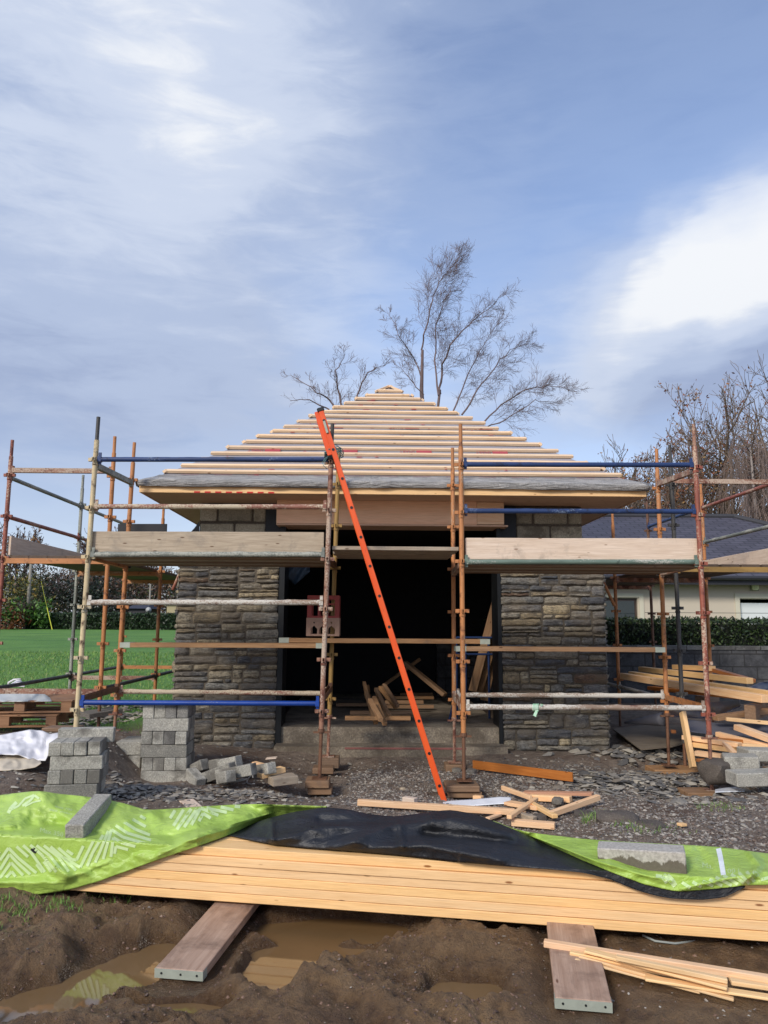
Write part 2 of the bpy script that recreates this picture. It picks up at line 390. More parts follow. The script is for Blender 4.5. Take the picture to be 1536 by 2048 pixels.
# ------------------------------------------------------------------ terrain
CTRL = [((152, 1458), 7.6), ((20, 1545), 6.3), ((-60, 1500), 7.4), ((60, 1475), 7.6), ((205, 1456), 8.8), ((131, 1449), 11.1), ((165, 1612), 6.1), ((250, 1590), 6.7), ((330, 1569), 7.6), ((430, 1570), 7.4), ((270, 1470), 9.2),
        ((350, 1492), 9.7), ((550, 1497), 9.7), ((780, 1516), 9.4), ((640, 1592), 7.5), ((927, 1592), 7.6), ((650, 1540), 8.85), ((910, 1540), 8.85),
        ((1215, 1500), 9.7), ((1020, 1500), 9.7), ((1300, 1543), 8.7), ((1400, 1590), 7.6), ((1500, 1580), 7.3), ((1250, 1650), 5.95), ((1100, 1690), 5.9), ((1400, 1640), 6.2), ((1530, 1620), 6.5), ((500, 1600), 6.6), ((750, 1650), 5.9)]
CP = []
for (c, Y) in CTRL:
    p = P(c[0], c[1], Y); CP.append((p.x, p.y, p.z))
CP += [(-5, 10, 0.33), (-8, 9, 0.4), (-5, 13, 0.25), (-12, 16, 0.2), (0, 14, 0.2), (4, 14, 0.27), (8, 14, 0.28), (5.2, 10, 0.15), (8, 9, 0.1), (4, 11.5, 0.2), (-2.5, 11.3, 0.35),
       (-3, 4.9, 0.05), (-1.5, 4.9, 0.0), (0, 4.7, 0.0), (1.5, 4.6, 0.0), (3, 4.5, 0.0), (-2, 3.5, -0.02), (0, 3.5, -0.03), (2, 3.5, 0.0), (-1, 2.5, 0), (1.2, 2.5, 0), (4, 6, 0.05), (6, 7, 0.1), (-6, 6, 0.3), (-6, 3, 0.1), (6, 3, 0), (0, 1, 0), (-4, 1, 0), (4, 1, 0)]
def smooth(t): t = max(0.0, min(1.0, t)); return t * t * (3 - 2 * t)
def base_h(x, y):
    if y > 22: return 0.2 + (0.95 - 0.2) * min(1.0, (y - 14) / 56.0)
    xx = max(-13, min(9, x)); yy = max(0.5, y)
    s = 0; a = 0
    for (cx, cy, cz) in CP:
        d2 = (xx - cx) ** 2 + (yy - cy) ** 2 + 0.03
        k = 1.0 / (d2 * math.sqrt(d2)); s += k; a += k * cz
    h = a / s
    if y > 12: 
        t = smooth((y - 12) / 8); h = h * (1 - t) + (0.2 + 0.75 * (y - 14) / 56.0) * t
    return h
WATER_Z = -0.058
def _cap(p0, p1, z, zc, wd):
    a, b = G(*p0, z), G(*p1, z); return (a.x, a.y, b.x, b.y, zc, wd)
CAPS = [_cap((358, 1945), (470, 1805), .02, -.035, .14), _cap((1166, 2010), (1140, 1856), .05, -.005, .15), _cap((1180, 1915), (1560, 1990), .03, .0, .16), _cap((1250, 1900), (1560, 1945), .03, .015, .12)]
for (xa_, xb_, yy_, YY_) in ((613, 661, 1591, 7.62), (895, 962, 1597, 7.62), (1376, 1440, 1601, 7.58), (1320, 1405, 1553, 8.88), (637, 678, 1537, 8.8), (892, 930, 1545, 8.84)):
    pa, pb = P(xa_, yy_, YY_), P(xb_, yy_, YY_); CAPS.append((pa.x, pa.y, pb.x, pb.y, pa.z + .004, .14))
PUD = []
for (px, py, rx, ry) in [(235, 1950, 120, 50), (95, 2025, 120, 62), (340, 2025, 120, 20), (655, 1866, 190, 34), (550, 1945, 80, 55), (620, 1915, 135, 30), (935, 2005, 85, 46), (320, 1910, 55, 28), (1000, 1880, 60, 15)]:
    c = G(px, py, WATER_Z); ex = G(px + rx, py, WATER_Z); ey = G(px, py - ry, WATER_Z); ey2 = G(px, py + ry, WATER_Z)
    PUD.append((c.x, (ey.y + ey2.y) / 2, abs(ex.x - c.x), abs(ey.y - ey2.y) / 2))
def pud_mask(x, y):
    m = 0.0
    for (cx, cy, rx, ry) in PUD:
        if abs(x - cx) > rx * 1.8 or abs(y - cy) > ry * 1.8: continue
        d = math.sqrt(((x - cx) / rx) ** 2 + ((y - cy) / ry) ** 2) + 0.28 * mnoise.noise(Vector((x * 5, y * 5, 3)))
        m = max(m, smooth((1.25 - d) / 0.55))
    return m
def ridged(v, s):
    return 1 - abs(mnoise.noise(v * s)) * 2.0
def height(x, y):
    h = base_h(x, y)
    v = Vector((x, y, 0.0))
    if y < 24 and abs(x) < 14:
        near = smooth((5.4 - y) / 0.9)
        rough_ = 0.018 * mnoise.noise(v * 1.6) + 0.012 * mnoise.noise(v * 5) + 0.006 * mnoise.noise(v * 14)
        h += rough_
        if near > 0:
            w2 = Vector((x + 0.25 * mnoise.noise(v * 1.3), y + 0.25 * mnoise.noise(v * 1.3 + Vector((5, 5, 5))), 0))
            m = 0.062 * mnoise.noise(w2 * 2.1) + 0.05 * max(0, ridged(w2, 2.6) - 0.35) + 0.03 * mnoise.noise(w2 * 6.5) + 0.02 * max(0, ridged(w2, 9) - 0.4)
            rx_, ry_ = w2.x * .77 - w2.y * .64, w2.x * .64 + w2.y * .77
            m += 0.05 * max(0, 0.55 - abs(mnoise.noise(Vector((rx_ * 1.1, ry_ * 4.2, 2)))) * 2.2)
            vd = mnoise.voronoi(w2 * 7.5)[0]; m += 0.045 * min(.45, vd[1] - vd[0]) * (.45 + .9 * max(-.3, mnoise.noise(v * 1.7)))
            vd = mnoise.voronoi(w2 * 19)[0]; m += 0.022 * min(.5, vd[1] - vd[0]) - .016
            m += 0.012 * mnoise.noise(v * 15) + 0.020 * (0.4 - abs(mnoise.noise(w2 * 22))) * (0.5 + mnoise.noise(v * 3)) + 0.008 * mnoise.noise(v * 36) + 0.007 * abs(mnoise.noise(v * 62))
            pm = pud_mask(x, y)
            flat = smooth((x - 0.55) / 0.5) * smooth((4.5 - y) / .3)
            m = m * (1 - 0.62 * flat) + 0.012 * (1 - flat) + .004
            m = m * (1 - 0.75 * pm) - 0.112 * pm
            h += near * m
        if y < 9.4:
            for (ax, ay, bx, by, zc, wd) in CAPS:
                L2 = (bx - ax) ** 2 + (by - ay) ** 2; t = max(0, min(1, ((x - ax) * (bx - ax) + (y - ay) * (by - ay)) / L2))
                dd = math.hypot(x - ax - t * (bx - ax), y - ay - t * (by - ay))
                if dd < wd + .35: h = min(h, zc + max(0, dd - wd) * .55 + .008 * mnoise.noise(v * 9))
    return h
def GT(px, py):
    """point of the terrain seen at this pixel"""
    d = ray(px, py); t = 2.0; last = t
    while t < 120:
        p = EYE + d * t
        if p.z < base_h(p.x, p.y):
            a, b = last, t
            for _ in range(12):
                m = (a + b) / 2; q = EYE + d * m
                if q.z < base_h(q.x, q.y): b = m
                else: a = m
            return EYE + d * b
        last = t; t += 0.08
    return EYE + d * t

def axis(segs):
    out = []
    for (a, b, st) in segs:
        k = max(1, int(round((b - a) / st)))
        out += [a + (b - a) * i / k for i in range(k)]
    out.append(segs[-1][1]); return out
GX = axis([(-2500, -400, 700), (-400, -60, 85), (-60, -14, 4), (-14, -4.6, 0.35), (-4.6, -2.9, 0.05), (-2.9, 2.9, 0.0145), (2.9, 4.6, 0.05), (4.6, 14, 0.35), (14, 60, 4), (60, 400, 85), (400, 2500, 700)])
GY = axis([(-400, -20, 95), (-20, 0, 5), (0, 2.6, 0.2), (2.6, 5.3, 0.0135), (5.3, 10, 0.06), (10, 16, 0.16), (16, 30, 0.6), (30, 100, 4), (100, 500, 80), (500, 4000, 700)])
vs = []
for y in GY:
    for x in GX: vs.append((x, y, height(x, y)))
nx = len(GX); fs = [(j * nx + i, j * nx + i + 1, (j + 1) * nx + i + 1, (j + 1) * nx + i) for j in range(len(GY) - 1) for i in range(nx - 1)]
me = bpy.data.meshes.new('ground'); me.from_pydata(vs, [], fs); me.update()
def m_ground():
    n = NT('site_ground'); v = n.coord('Object', rnd=False)
    sp = n.n('SeparateXYZ'); n.set(sp.inputs[0], v); X, Y, Z = sp.outputs
    a = n.noise(v, 1.7, 8, 0.65, 0.3); b = n.noise(v, 12, 8, 0.7); c = n.noise(v, 60, 6, 0.7); big = n.noise(v, 0.8, 4)
    mud = n.mix(n.ramp(a, [(0.3, 0.0), (0.7, 1.0)]), lin(102, 77, 52), lin(148, 119, 84))
    mud = n.mix(n.ramp(b, [(0.3, 0.7), (0.55, 0.0)]), mud, lin(60, 42, 32))
    mud = n.mix(n.ramp(c, [(0.66, 0.0), (0.76, 0.7)]), mud, lin(150, 136, 118))
    # trodden stony soil further back
    soil = n.mix(n.ramp(b, [(0.35, 0.0), (0.65, 1.0)]), lin(100, 84, 72), lin(146, 130, 114)); soil = n.mix(n.ramp(n.noise(v, 1.1, 5, .65), [(.5, 0.0), (.62, .75)]), soil, lin(92, 68, 52))
    pb = n.voro(v, 55, 'F1', 'Color'); soil = n.mix(n.ramp(n.noise(v, 90, 5, 0.7), [(0.56, 0.0), (0.66, 0.8)]), soil, lin(152, 146, 138))
    far = n.ramp(n.math('ADD', Y, n.math('MULTIPLY', a, 1.5)), [(0.0, 0.0), (1.0, 1.0)])
    mr = n.n('MapRange'); n.set(mr.inputs[0], n.math('ADD', Y, n.math('MULTIPLY', a, 1.6))); mr.inputs[1].default_value = 5.3; mr.inputs[2].default_value = 6.3
    col = n.mix(mr.outputs[0], mud, soil)
    # lawn mask: left of the building behind the pallets, and everywhere far away
    wob = n.math('MULTIPLY', n.math('SUBTRACT', n.noise(v, 1.1, 5, 0.7), 0.5), 2.2)
    def mr_(val, lo, hi):
        m = n.n('MapRange'); n.set(m.inputs[0], val); m.inputs[1].default_value = lo; m.inputs[2].default_value = hi; return m.outputs[0]
    gl = n.math('MULTIPLY', mr_(n.math('ADD', n.math('ADD', Y, wob), n.math('MULTIPLY', X, -0.55)), 11.6, 12.5), mr_(n.math('ADD', X, wob), -2.6, -3.1))
    gf = mr_(n.math('ADD', Y, wob), 17.0, 18.0)
    gm = n.math('MAXIMUM', gl, gf, True)
    g1 = n.noise(v, 0.35, 4); g2 = n.noise(n.coord('Object', (1, 0.45, 1), rnd=False), 7, 6, 0.7)
    gr = n.mix(n.ramp(g1, [(.35, 0.0), (.65, 1.0)]), lin(76, 122, 42), lin(100, 144, 54)); gr = n.mix(n.ramp(g2, [(0.35, 0.4), (0.6, 0.0)]), gr, lin(54, 98, 34)); gr = n.mix(n.ramp(n.noise(n.coord('Object', (1, .35, 1), rnd=False), .9, 7, .75), [(.52, 0.0), (.66, .6)]), gr, lin(58, 100, 34)); gr = n.mix(n.ramp(n.noise(v, .12, 5, .6), [(.5, 0.0), (.7, .5)]), gr, lin(118, 150, 62))
    col = n.mix(gm, col, gr)
    # wetness: the lower the ground lies next to the puddles the glossier it is
    wetn = n.math('ADD', Z, n.math('MULTIPLY', n.math('SUBTRACT', b, 0.5), 0.09))
    wet = mr_(wetn, 0.055, -0.045); nearm = mr_(Y, 5.6, 4.8)
    wet = n.math('MULTIPLY', wet, nearm)
    col = n.mix(n.math('MULTIPLY', wet, 0.45), col, lin(64, 44, 32))
    rough = n.math('SUBTRACT', n.math('SUBTRACT', 0.86, n.math('MULTIPLY', wet, 0.34)), n.math('MULTIPLY', nearm, 0.34))
    h = n.math('ADD', n.math('ADD', n.math('MULTIPLY', b, 0.9), n.math('MULTIPLY', c, 0.7)), n.math('MULTIPLY', n.noise(v, 170, 4, .7), 0.3))
    return n.done(col, rough, n.bump(h, 1.0, 0.035))
ground = link('ground', me, m_ground(), None, True); tag(ground, kind='structure')

# puddle water
n = NT('puddle_water'); v = n.coord('Object', rnd=False)
n.done(n.mix(n.noise(v, 2.2, 4), lin(100, 78, 50), lin(132, 106, 74)), 0.04, n.bump(n.noise(v, 7, 2), 0.05, 0.004), spec=0.9)
mb = MB(); W = n.m
mb.quad((-3.2, 3.0, WATER_Z), (2.0, 3.0, WATER_Z), (2.0, 4.75, WATER_Z), (-3.2, 4.75, WATER_Z))
tag(mb.build('puddle_water', W), kind='structure')
# ------------------------------------------------------------------ pavilion
YP = 9.7                                            # front face of the pillars
zb = 0.10
PAV = thing('stone_pavilion', 'half built square stone pavilion with a pyramid roof of bare battens', 'pavilion', (P(785, 1490, YP).x, 12.0, 0.1))
def stones_panel(mb, w, h, seed, toM):
    """irregular coursed rubble on a w x h panel; toM(u, v, d) -> point (d = outwards)"""
    rr = random.Random(seed); z = 0.0
    while z < h - 0.03:
        rh = rr.choice([0.14, 0.18, 0.22, 0.26, 0.10]); rh = min(rh, h - z)
        if h - z - rh < 0.06: rh = h - z
        x = 0.0
        while x < w - 0.01:
            rw = rr.uniform(0.22, 0.56)
            if w - x - rw < 0.16: rw = w - x
            k = 1 if rh < .13 else (rr.choice([1, 2, 2, 3]) if rh < .2 else rr.choice([2, 3, 3, 4])); cells = []; hs = [rr.uniform(.45, 1.55) for _ in range(k)]; t_ = sum(hs); zc_ = z
            for q_ in hs:
                hh_ = rh * q_ / t_; u_ = rr.random()
                if u_ < .35 and rw > .26:
                    f_ = rr.uniform(.3, .7); cells += [(x, zc_, rw * f_, hh_), (x + rw * f_, zc_, rw * (1 - f_), hh_)]
                else: cells.append((x, zc_, rw, hh_))
                zc_ += hh_
            for (cx, cz, cw, chh) in cells:
                g = 0.0065
                x0, x1, z0, z1 = cx + g * rr.uniform(.5, 1.8), cx + cw - g * rr.uniform(.5, 1.8), cz + g * rr.uniform(.4, 1.6), cz + chh - g * rr.uniform(.4, 1.6)
                if cx < 0.005: x0 = cx - rr.uniform(0, .012)
                if cx + cw > w - 0.005: x1 = cx + cw + rr.uniform(0, .012)
                pr = rr.uniform(0.008, 0.030); sd = rr.random() * 90; tilt = rr.uniform(-.05, .05); rd = rr.uniform(0.04, 0.28)
                nu = max(6, min(16, int((x1 - x0) / 0.03))); nv = max(5, int((z1 - z0) / 0.022)); n0 = len(mb.v)
                for j in range(nv + 1):
                    for i in range(nu + 1):
                        a = i / nu * 2 - 1; b = j / nv * 2 - 1
                        hw, hh = (x1 - x0) / 2, (z1 - z0) / 2; r = min(hw, hh) * rd
                        # rounded-rectangle: pull corners in
                        X = a * hw; Z = b * hh
                        ex = max(0, abs(X) - (hw - r)); ez = max(0, abs(Z) - (hh - r))
                        m = max(ex, ez); dd = math.hypot(ex, ez)
                        if dd > 1e-6 and m > 0:
                            k = m / dd; X = math.copysign(hw - r + ex * k, X) if ex > 0 else X; Z = math.copysign(hh - r + ez * k, Z) if ez > 0 else Z
                        q = Vector(((x0 + x1) / 2 + X, (z0 + z1) / 2 + Z, sd))
                        X += 0.014 * mnoise.noise(q * 13) ; Z += 0.011 * mnoise.noise(q * 16 + Vector((9, 2, 4))) 
                        edge = max(abs(a), abs(b)); dep = pr * (1 - max(0, (edge - 0.82) / 0.18) ** 2.5 * 0.8) + 0.014 * mnoise.noise(Vector((q.x * 10, q.y * 26, q.z))) + 0.008 * mnoise.noise(q * 45)
                        if i in (0, nu) or j in (0, nv): dep = -0.012
                        p = toM((x0 + x1) / 2 + X, (z0 + z1) / 2 + Z + tilt * X * 0.4, dep); mb.v.append(tuple(p))
                for j in range(nv):
                    for i in range(nu):
                        k = n0 + j * (nu + 1) + i; mb.f.append((k, k + 1, k + nu + 2, k + nu + 1))
            x += rw
        z += rh
xl0, xl1 = P(350, 1300, YP).x, P(553, 1300, YP).x
xr0, xr1 = P(1006, 1300, YP).x, P(1213, 1300, YP).x
ZST = 2.62; ZSOF = 3.14
DEPTH = 5.0; YB = YP + DEPTH
def pillar(x0, x1, seed, inner):
    # mortar core
    c = 0.004
    co = MB(); co.box(x0 + 0.01, YP + 0.01, 0.0, x1 - 0.01, YP + 0.55, ZST); co.box(*((x0 + .01, YP + .552, 0, x0 + .30, YP + 4.9, ZST) if inner == 'R' else (x1 - .30, YP + .552, 0, x1 - .01, YP + 4.9, ZST)))
    o = co.build('mortar_core', MORTAR, PAV)
    mb = MB(); w = x1 - x0
    stones_panel(mb, w, ZST - zb, seed, lambda u, v_, d: (x0 + u, YP - d, zb + v_))
    if inner == 'R': 
        stones_panel(mb, 4.9, ZST - zb, seed + 5, lambda u, v_, d: (x0 - d, YP + 4.9 - u, zb + v_))
    else:
        stones_panel(mb, 4.9, ZST - zb, seed + 5, lambda u, v_, d: (x1 + d, YP + u, zb + v_))
    s = mb.build('stone_facing', STONE, PAV, True)
    return s
pillar(xl0, xl1, 21, 'R'); pillar(xr0, xr1, 44, 'L')
# block inner leaf above the facing: blocks with mortar joints
bl0, bl1 = P(399, 1050, YP + .12).x, P(531, 1050, YP + .12).x
br0, br1 = P(1032, 1050, YP + .12).x, P(1164, 1050, YP + .12).x
for (a, b, sd) in ((bl0, bl1, 3), (br0, br1, 8)):
    co = MB(); co.box(a, YP + .14, ZST - .5, b, YP + .5, ZSOF); co.build('mortar_bed', MORTAR, PAV)
    z = ZSOF - 0.02; row = 0
    while z > ZST - .45:
        x = a + (0.0 if row % 2 else -0.22); rr = random.Random(sd + row)
        while x < b:
            xa, xb = max(a, x + .008), min(b, x + .44 - .008)
            if xb - xa > .05:
                o = beam('block', (xa, YP + .30, z - .105), (xb, YP + .30, z - .105), .35 + rr.uniform(0, .012), .195, BLOCKW, PAV, bev=.012, cuts=3, jit=.006)
            x += .45
        z -= .225; row += 1
# opening frame, side walls, back wall, floor, steps
fx0, fx1 = xl1 + .006, xr0 - .006
for (q0, q1) in ((fx0, fx0 + .07), (fx1 - .05, fx1)):
    fr = MB(); fr.box(q0, YP + .02, .12, q1, YP + .5, ZSOF - .2); fr.build('opening_frame', DARKST, PAV)
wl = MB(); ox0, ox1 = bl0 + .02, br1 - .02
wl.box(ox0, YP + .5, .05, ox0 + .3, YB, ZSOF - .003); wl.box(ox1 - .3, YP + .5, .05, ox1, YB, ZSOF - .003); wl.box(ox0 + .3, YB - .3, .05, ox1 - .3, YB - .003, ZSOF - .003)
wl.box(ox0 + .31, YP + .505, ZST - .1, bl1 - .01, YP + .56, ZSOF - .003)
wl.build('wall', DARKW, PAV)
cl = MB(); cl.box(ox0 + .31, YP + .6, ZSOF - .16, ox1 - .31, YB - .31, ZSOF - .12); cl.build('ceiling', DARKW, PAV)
for (q0, q1) in ((bl1 + .003, xl1 + .05), (xr0 - .05, br0 - .003)):
    jl = MB(); jl.box(q0, YP + .10, 2.0, q1, YP + .48, ZSOF - .004); jl.build('jamb_lining', DARKST, PAV)
ZF = 0.365
fl = MB(); fl.box(xl1 - .02, YP + .06, -.1, xr0 + .02, YB - .35, ZF); o = fl.build('floor_slab', SLABC, PAV)
st = MB(); st.box(P(640, 1490, 9.4).x - .55, YP - .24, -.1, xr0 - .0, YP + .055, .178); o = st.build('step', SLABC, PAV)
# red chalk line along the step
mb = MB(); mb.box(P(690, 1490, 9.5).x, YP - .246, .150, xr0 - .5, YP - .242, .172); mb.build('chalk_line', m_plain('red_chalk', lin(132, 84, 78), .9, 0, .5, 12), PAV)

# ---- timber lintel box over the opening
lx0, lx1 = P(553, 1030, 9.55).x, P(1008, 1030, 9.55).x
zt = P(780, 1002, 9.55).z; zl = P(780, 1048, 9.55).z
sp1 = lx0 + (lx1 - lx0) * .88
beam('lintel_board', (lx0, 9.56, (zt + zl) / 2), (sp1, 9.56, (zt + zl) / 2), .024, zt - zl, PLY, PAV)
beam('lintel_board', (sp1 + .003, 9.56, (zt + zl) / 2), (lx1, 9.56, (zt + zl) / 2), .024, zt - zl - .01, PINE2, PAV)
beam('lintel_soffit', (lx0, 9.78, zl - .012), (lx1 + .05, 9.78, zl - .012), .46, .02, SOFFIT, PAV)
beam('lintel_return', (lx0 + .012, 9.575, (zt + zl) / 2), (lx0 + .012, 9.99, (zt + zl) / 2), .022, zt - zl, PINE2, PAV)
# ---- roof
YE = 9.02
ex0, ex1 = P(278, 985, YE).x, P(1293, 990, YE).x
zf0 = P(780, 989, YE).z; zf1 = P(780, 972, YE).z       # fascia bottom / top
EW = (ex1 - ex0); cx = (ex0 + ex1) / 2; cy = YE + EW / 2; half = EW / 2
apex = P(780, 770, cy)
ZA = apex.z
roof = MB(); RK = .962
def ep(sx, sy, z, k=1.0): return Vector((cx + sx * half * k, cy + sy * half * k, z))
# soffit (closed slab under the roof)
sf = MB(); sf.box(ex0 + .03, YE + .03, zf0 + .006, ex1 - .03, YE + EW - .03, zf0 + .022)
sof = sf.build('soffit', SOFFIT, PAV)
for x in (-1.9, -.35, 1.25):
    pass
zr = P(780, 958, YE).z
roofm = NT('roof_underlay'); vv = roofm.coord('Object', rnd=False)
aN = roofm.noise(vv, 3, 5); bN = roofm.noise(vv, 160, 3, .6)
cN = roofm.mix(aN, lin(148, 146, 152), lin(172, 168, 174)); cN = roofm.mix(roofm.ramp(bN, [(.4, .35), (.6, 0.0)]), cN, lin(92, 90, 96))
roofm.done(cN, .6, roofm.bump(roofm.noise(roofm.coord('Object', (1, 1, 3), rnd=False), 3.5, 4), .5, .03))
UNDER = roofm.m
rf = MB(); K = 28
corners = [(-1, -1), (1, -1), (1, 1), (-1, 1)]
Ap = Vector((cx, cy, ZA - .05))
for s in range(4):
    a = ep(*corners[s], zr, RK); b = ep(*corners[(s + 1) % 4], zr, RK); n0 = len(rf.v)
    nrm = (b - a).cross(Ap - a).normalized()
    for j in range(K + 1):
        t = j / K
        for i in range(K + 1):
            p = (a.lerp(b, i / K)).lerp(Ap, t)
            sag = .012 * mnoise.noise(Vector((p.x * 1.2, p.y * 1.2, p.z * 14))) * (1 if 0 < i < K and 0 < j < K else 0)
            rf.v.append(tuple(p + nrm * sag))
    for j in range(K):
        for i in range(K):
            k = n0 + j * (K + 1) + i; rf.f.append((k, k + 1, k + K + 2, k + K + 1))
ROOF = rf.build('roof', UNDER, PAV, True)
# underlay apron drooping over the fascia, wavy lower edge
ap = MB(); K2 = 160
for s in range(4):
    a = ep(*corners[s], zr, RK); b = ep(*corners[(s + 1) % 4], zr, RK); n0 = len(ap.v); ow = half * (1.004 - RK); oa = (b - a).normalized()
    out = Vector(((a.x + b.x) / 2 - cx, (a.y + b.y) / 2 - cy, 0)).normalized()
    for i in range(K2 + 1):
        p = a.lerp(b, i / K2); w1 = mnoise.noise(Vector((p.x * .9, p.y * .9, s))) ; w2 = mnoise.noise(Vector((p.x * 3.2, p.y * 3.2, s + 5))); w3 = mnoise.noise(Vector((p.x * 1.7, p.y * 1.7, s + 9)))
        drop = .118 + .014 * w1 + .008 * w2; bul = .024 + .05 * max(0, w2) + .02 * w1
        up_ = (Ap - p).normalized() * .10
        ed = min(i, K2 - i) / 6; cor = max(0, 1 - ed)
        sp = oa * (ow * (i / K2 * 2 - 1)); 
        for (o_, z_) in ((up_ + Vector((0, 0, .014)), 0), (up_ * .45 + Vector((0, 0, .018 + .008 * w2)), 0), (out * (ow * .5) + sp * .5, -.004 + .012 * w3), (out * (ow + bul * .5) + sp, -.035 + .014 * w2), (out * (ow + bul + .02 * cor + .03 * w3) + sp * 1.01, -drop * .62), (out * (ow + bul * .7) + sp, -drop - .0)):
            ap.v.append(tuple(p + o_ + Vector((0, 0, z_))))
    for i in range(K2):
        for j in range(5):
            k = n0 + i * 6 + j; ap.f.append((k, k + 6, k + 7, k + 1))
apm = NT('grey_eaves_felt'); vv = apm.coord('Object', rnd=False)
bN = apm.noise(vv, 120, 3, .6); aN = apm.noise(apm.coord('Object', (1, 1, 4), rnd=False), 2.5, 4)
cN = apm.mix(aN, lin(172, 168, 164), lin(198, 194, 188)); cN = apm.mix(apm.ramp(bN, [(.4, .4), (.6, 0.0)]), cN, lin(74, 74, 74))
cr_ = apm.noise(apm.coord('Object', (1.1, 1.1, 7), rnd=False), 3.2, 6, .6, 1.0)
apm.done(apm.mix(apm.ramp(cr_, [(.3, .5), (.5, 0.0)]), cN, lin(104, 102, 100)), .7, apm.bump(cr_, 1.0, .10))
APR = ap.build('eaves_felt', apm.m, PAV, True); adopt(APR, ROOF)
sm = APR.modifiers.new('thick', 'SOLIDIFY'); sm.thickness = .002
# fascia boards
for s in range(4):
    a = ep(*corners[s], (zf0 + zf1) / 2 - .0); b = ep(*corners[(s + 1) % 4], (zf0 + zf1) / 2)
    d = (b - a).normalized(); inw = Vector((-d.y, d.x, 0))
    if s % 2: a += d * .022; b -= d * .022
    o = beam('fascia_board', a + inw * .011, b + inw * .011, .02, zf1 - zf0, PINE if s == 0 else PINE2, PAV); adopt(o, ROOF)
# red end-marks on the bottom edge of the fascia
RED = m_plain('red_print', lin(196, 44, 44), .8, 0, .2)
mk = MB()
x = P(388, 988, YE).x
while x < P(555, 988, YE).x:
    mk.box(x, YE - .003, zf0 + .001, x + .07, YE - .0005, zf0 + .018); x += .125
adopt(mk.build('fascia_mark', RED, PAV), ROOF)
# battens: rows on the four slopes
rows = [808, 758, 712, 664, 620, 574, 531, 489, 450, 410, 372, 336, 302, 267, 234, 203, 172, 143]
rows = [740 + r / 3.84 for r in rows]
rb = random.Random(5)
def slope_z(py):                                     # height on the front slope seen at this pixel row
    a = ep(0, -1, zr, RK); nrm_d = (Ap - a)
    d = ray(785, py); # plane through a, containing X axis and nrm_d
    nn = Vector((1, 0, 0)).cross(nrm_d); t = (a - EYE).dot(nn) / d.dot(nn); return (EYE + d * t).z
for ri, py in enumerate(rows):
    z = slope_z(py); k = RK * (1 - (z - zr) / (Ap.z - zr))
    for s in range(4):
        a = ep(*corners[s], z, k); b = ep(*corners[(s + 1) % 4], z, k)
        d = (b - a).normalized(); nrm = d.cross(Ap - (a + b) / 2).normalized()
        j0, j1 = rb.uniform(-.03, .05), rb.uniform(-.03, .05)
        if ri == 0: j0 -= .02
        a2 = a - d * j0 + nrm * (.022 + rb.uniform(0, .004)); b2 = b + d * j1 + nrm * (.022 + rb.uniform(0, .004))
        a2.z += rb.uniform(-.005, .005); b2.z += rb.uniform(-.005, .005)
        o = beam('batten', a2, b2, .050, .036, BATTEN, PAV, up=nrm, cuts=6, jit=.007); adopt(o, ROOF)
        if s in (1, 3) and ri % 1 == 0: pass
# little ridge cap of two hip pieces
for s in range(4):
    a = ep(*corners[s], 0, .072); a.z = Ap.z - .072 * (Ap.z - zr) / RK + .03; tip = Ap + Vector((0, 0, .035))
    o = beam('hip_piece', a, tip, .04, .03, BATTEN, PAV); adopt(o, ROOF)
# red print on the underlay: broken bars, circles and lettering between the batten rows
def text_mesh(txt, font_size=1.0):
    cu = bpy.data.curves.new('t', 'FONT'); cu.body = txt; cu.size = font_size; cu.resolution_u = 2
    ob = bpy.data.objects.new('t', cu); C.objects.link(ob)
    dg = bpy.context.evaluated_depsgraph_get(); me = bpy.data.meshes.new_from_object(ob.evaluated_get(dg))
    vs_ = [v.co.copy() for v in me.vertices]; fs_ = [tuple(p.vertices) for p in me.polygons]
    bpy.data.objects.remove(ob); bpy.data.curves.remove(cu); bpy.data.meshes.remove(me)
    x0 = min(v.x for v in vs_); x1 = max(v.x for v in vs_); y0 = min(v.y for v in vs_); y1 = max(v.y for v in vs_)
    return [((v.x - x0) / (x1 - x0), (v.y - y0) / (y1 - y0)) for v in vs_], fs_
pr = MB(); fa = ep(-1, -1, zr); fb = ep(1, -1, zr); up_s = (Ap - ep(0, -1, zr, RK)); NR = Vector((1, 0, 0)).cross(up_s).normalized()
SL = up_s.length; us = up_s.normalized(); E0 = ep(0, -1, zr, RK)
def slope_pt(x, s_, off=.016): return Vector((x, E0.y, E0.z)) + us * s_ + NR * off
def s_of(py): return (slope_z(py) - zr) / us.z
lets, lf = text_mesh('SMART')
for (py, xs, hgt) in ((857, (620, 780, 935), .085), (905, (500, 652, 798, 948), .10), (893, (700,), .0), (876, (640, 960), .07), (846, (600, 720, 900), .06)):
    s0 = s_of(py)
    for px in xs:
        if not hgt: continue
        x0 = P(px, py, 10).x * (1 + 0.0); wdt = .20
        n0 = len(pr.v)
        for (u, v_) in lets: pr.v.append(tuple(slope_pt(x0 + wdt * (1 - u), s0 + hgt * (1 - v_) - hgt / 2)))
        pr.f += [tuple(n0 + i for i in f) for f in lf]
        pr.quad(slope_pt(x0 + .22, s0 - hgt * .5), slope_pt(x0 + .42, s0 - hgt * .5), slope_pt(x0 + .42, s0 + hgt * .5), slope_pt(x0 + .22, s0 + hgt * .5))
rk = random.Random(9)
for i in range(70):
    s_ = rk.uniform(.05, SL * .85); lim = half * RK * (1 - s_ / SL) - .2; x0 = cx + rk.uniform(-lim, lim); l = rk.uniform(.02, .13)
    pr.quad(slope_pt(x0, s_), slope_pt(x0 + l, s_), slope_pt(x0 + l * .9, s_ + .02), slope_pt(x0 + .02, s_ + .022))
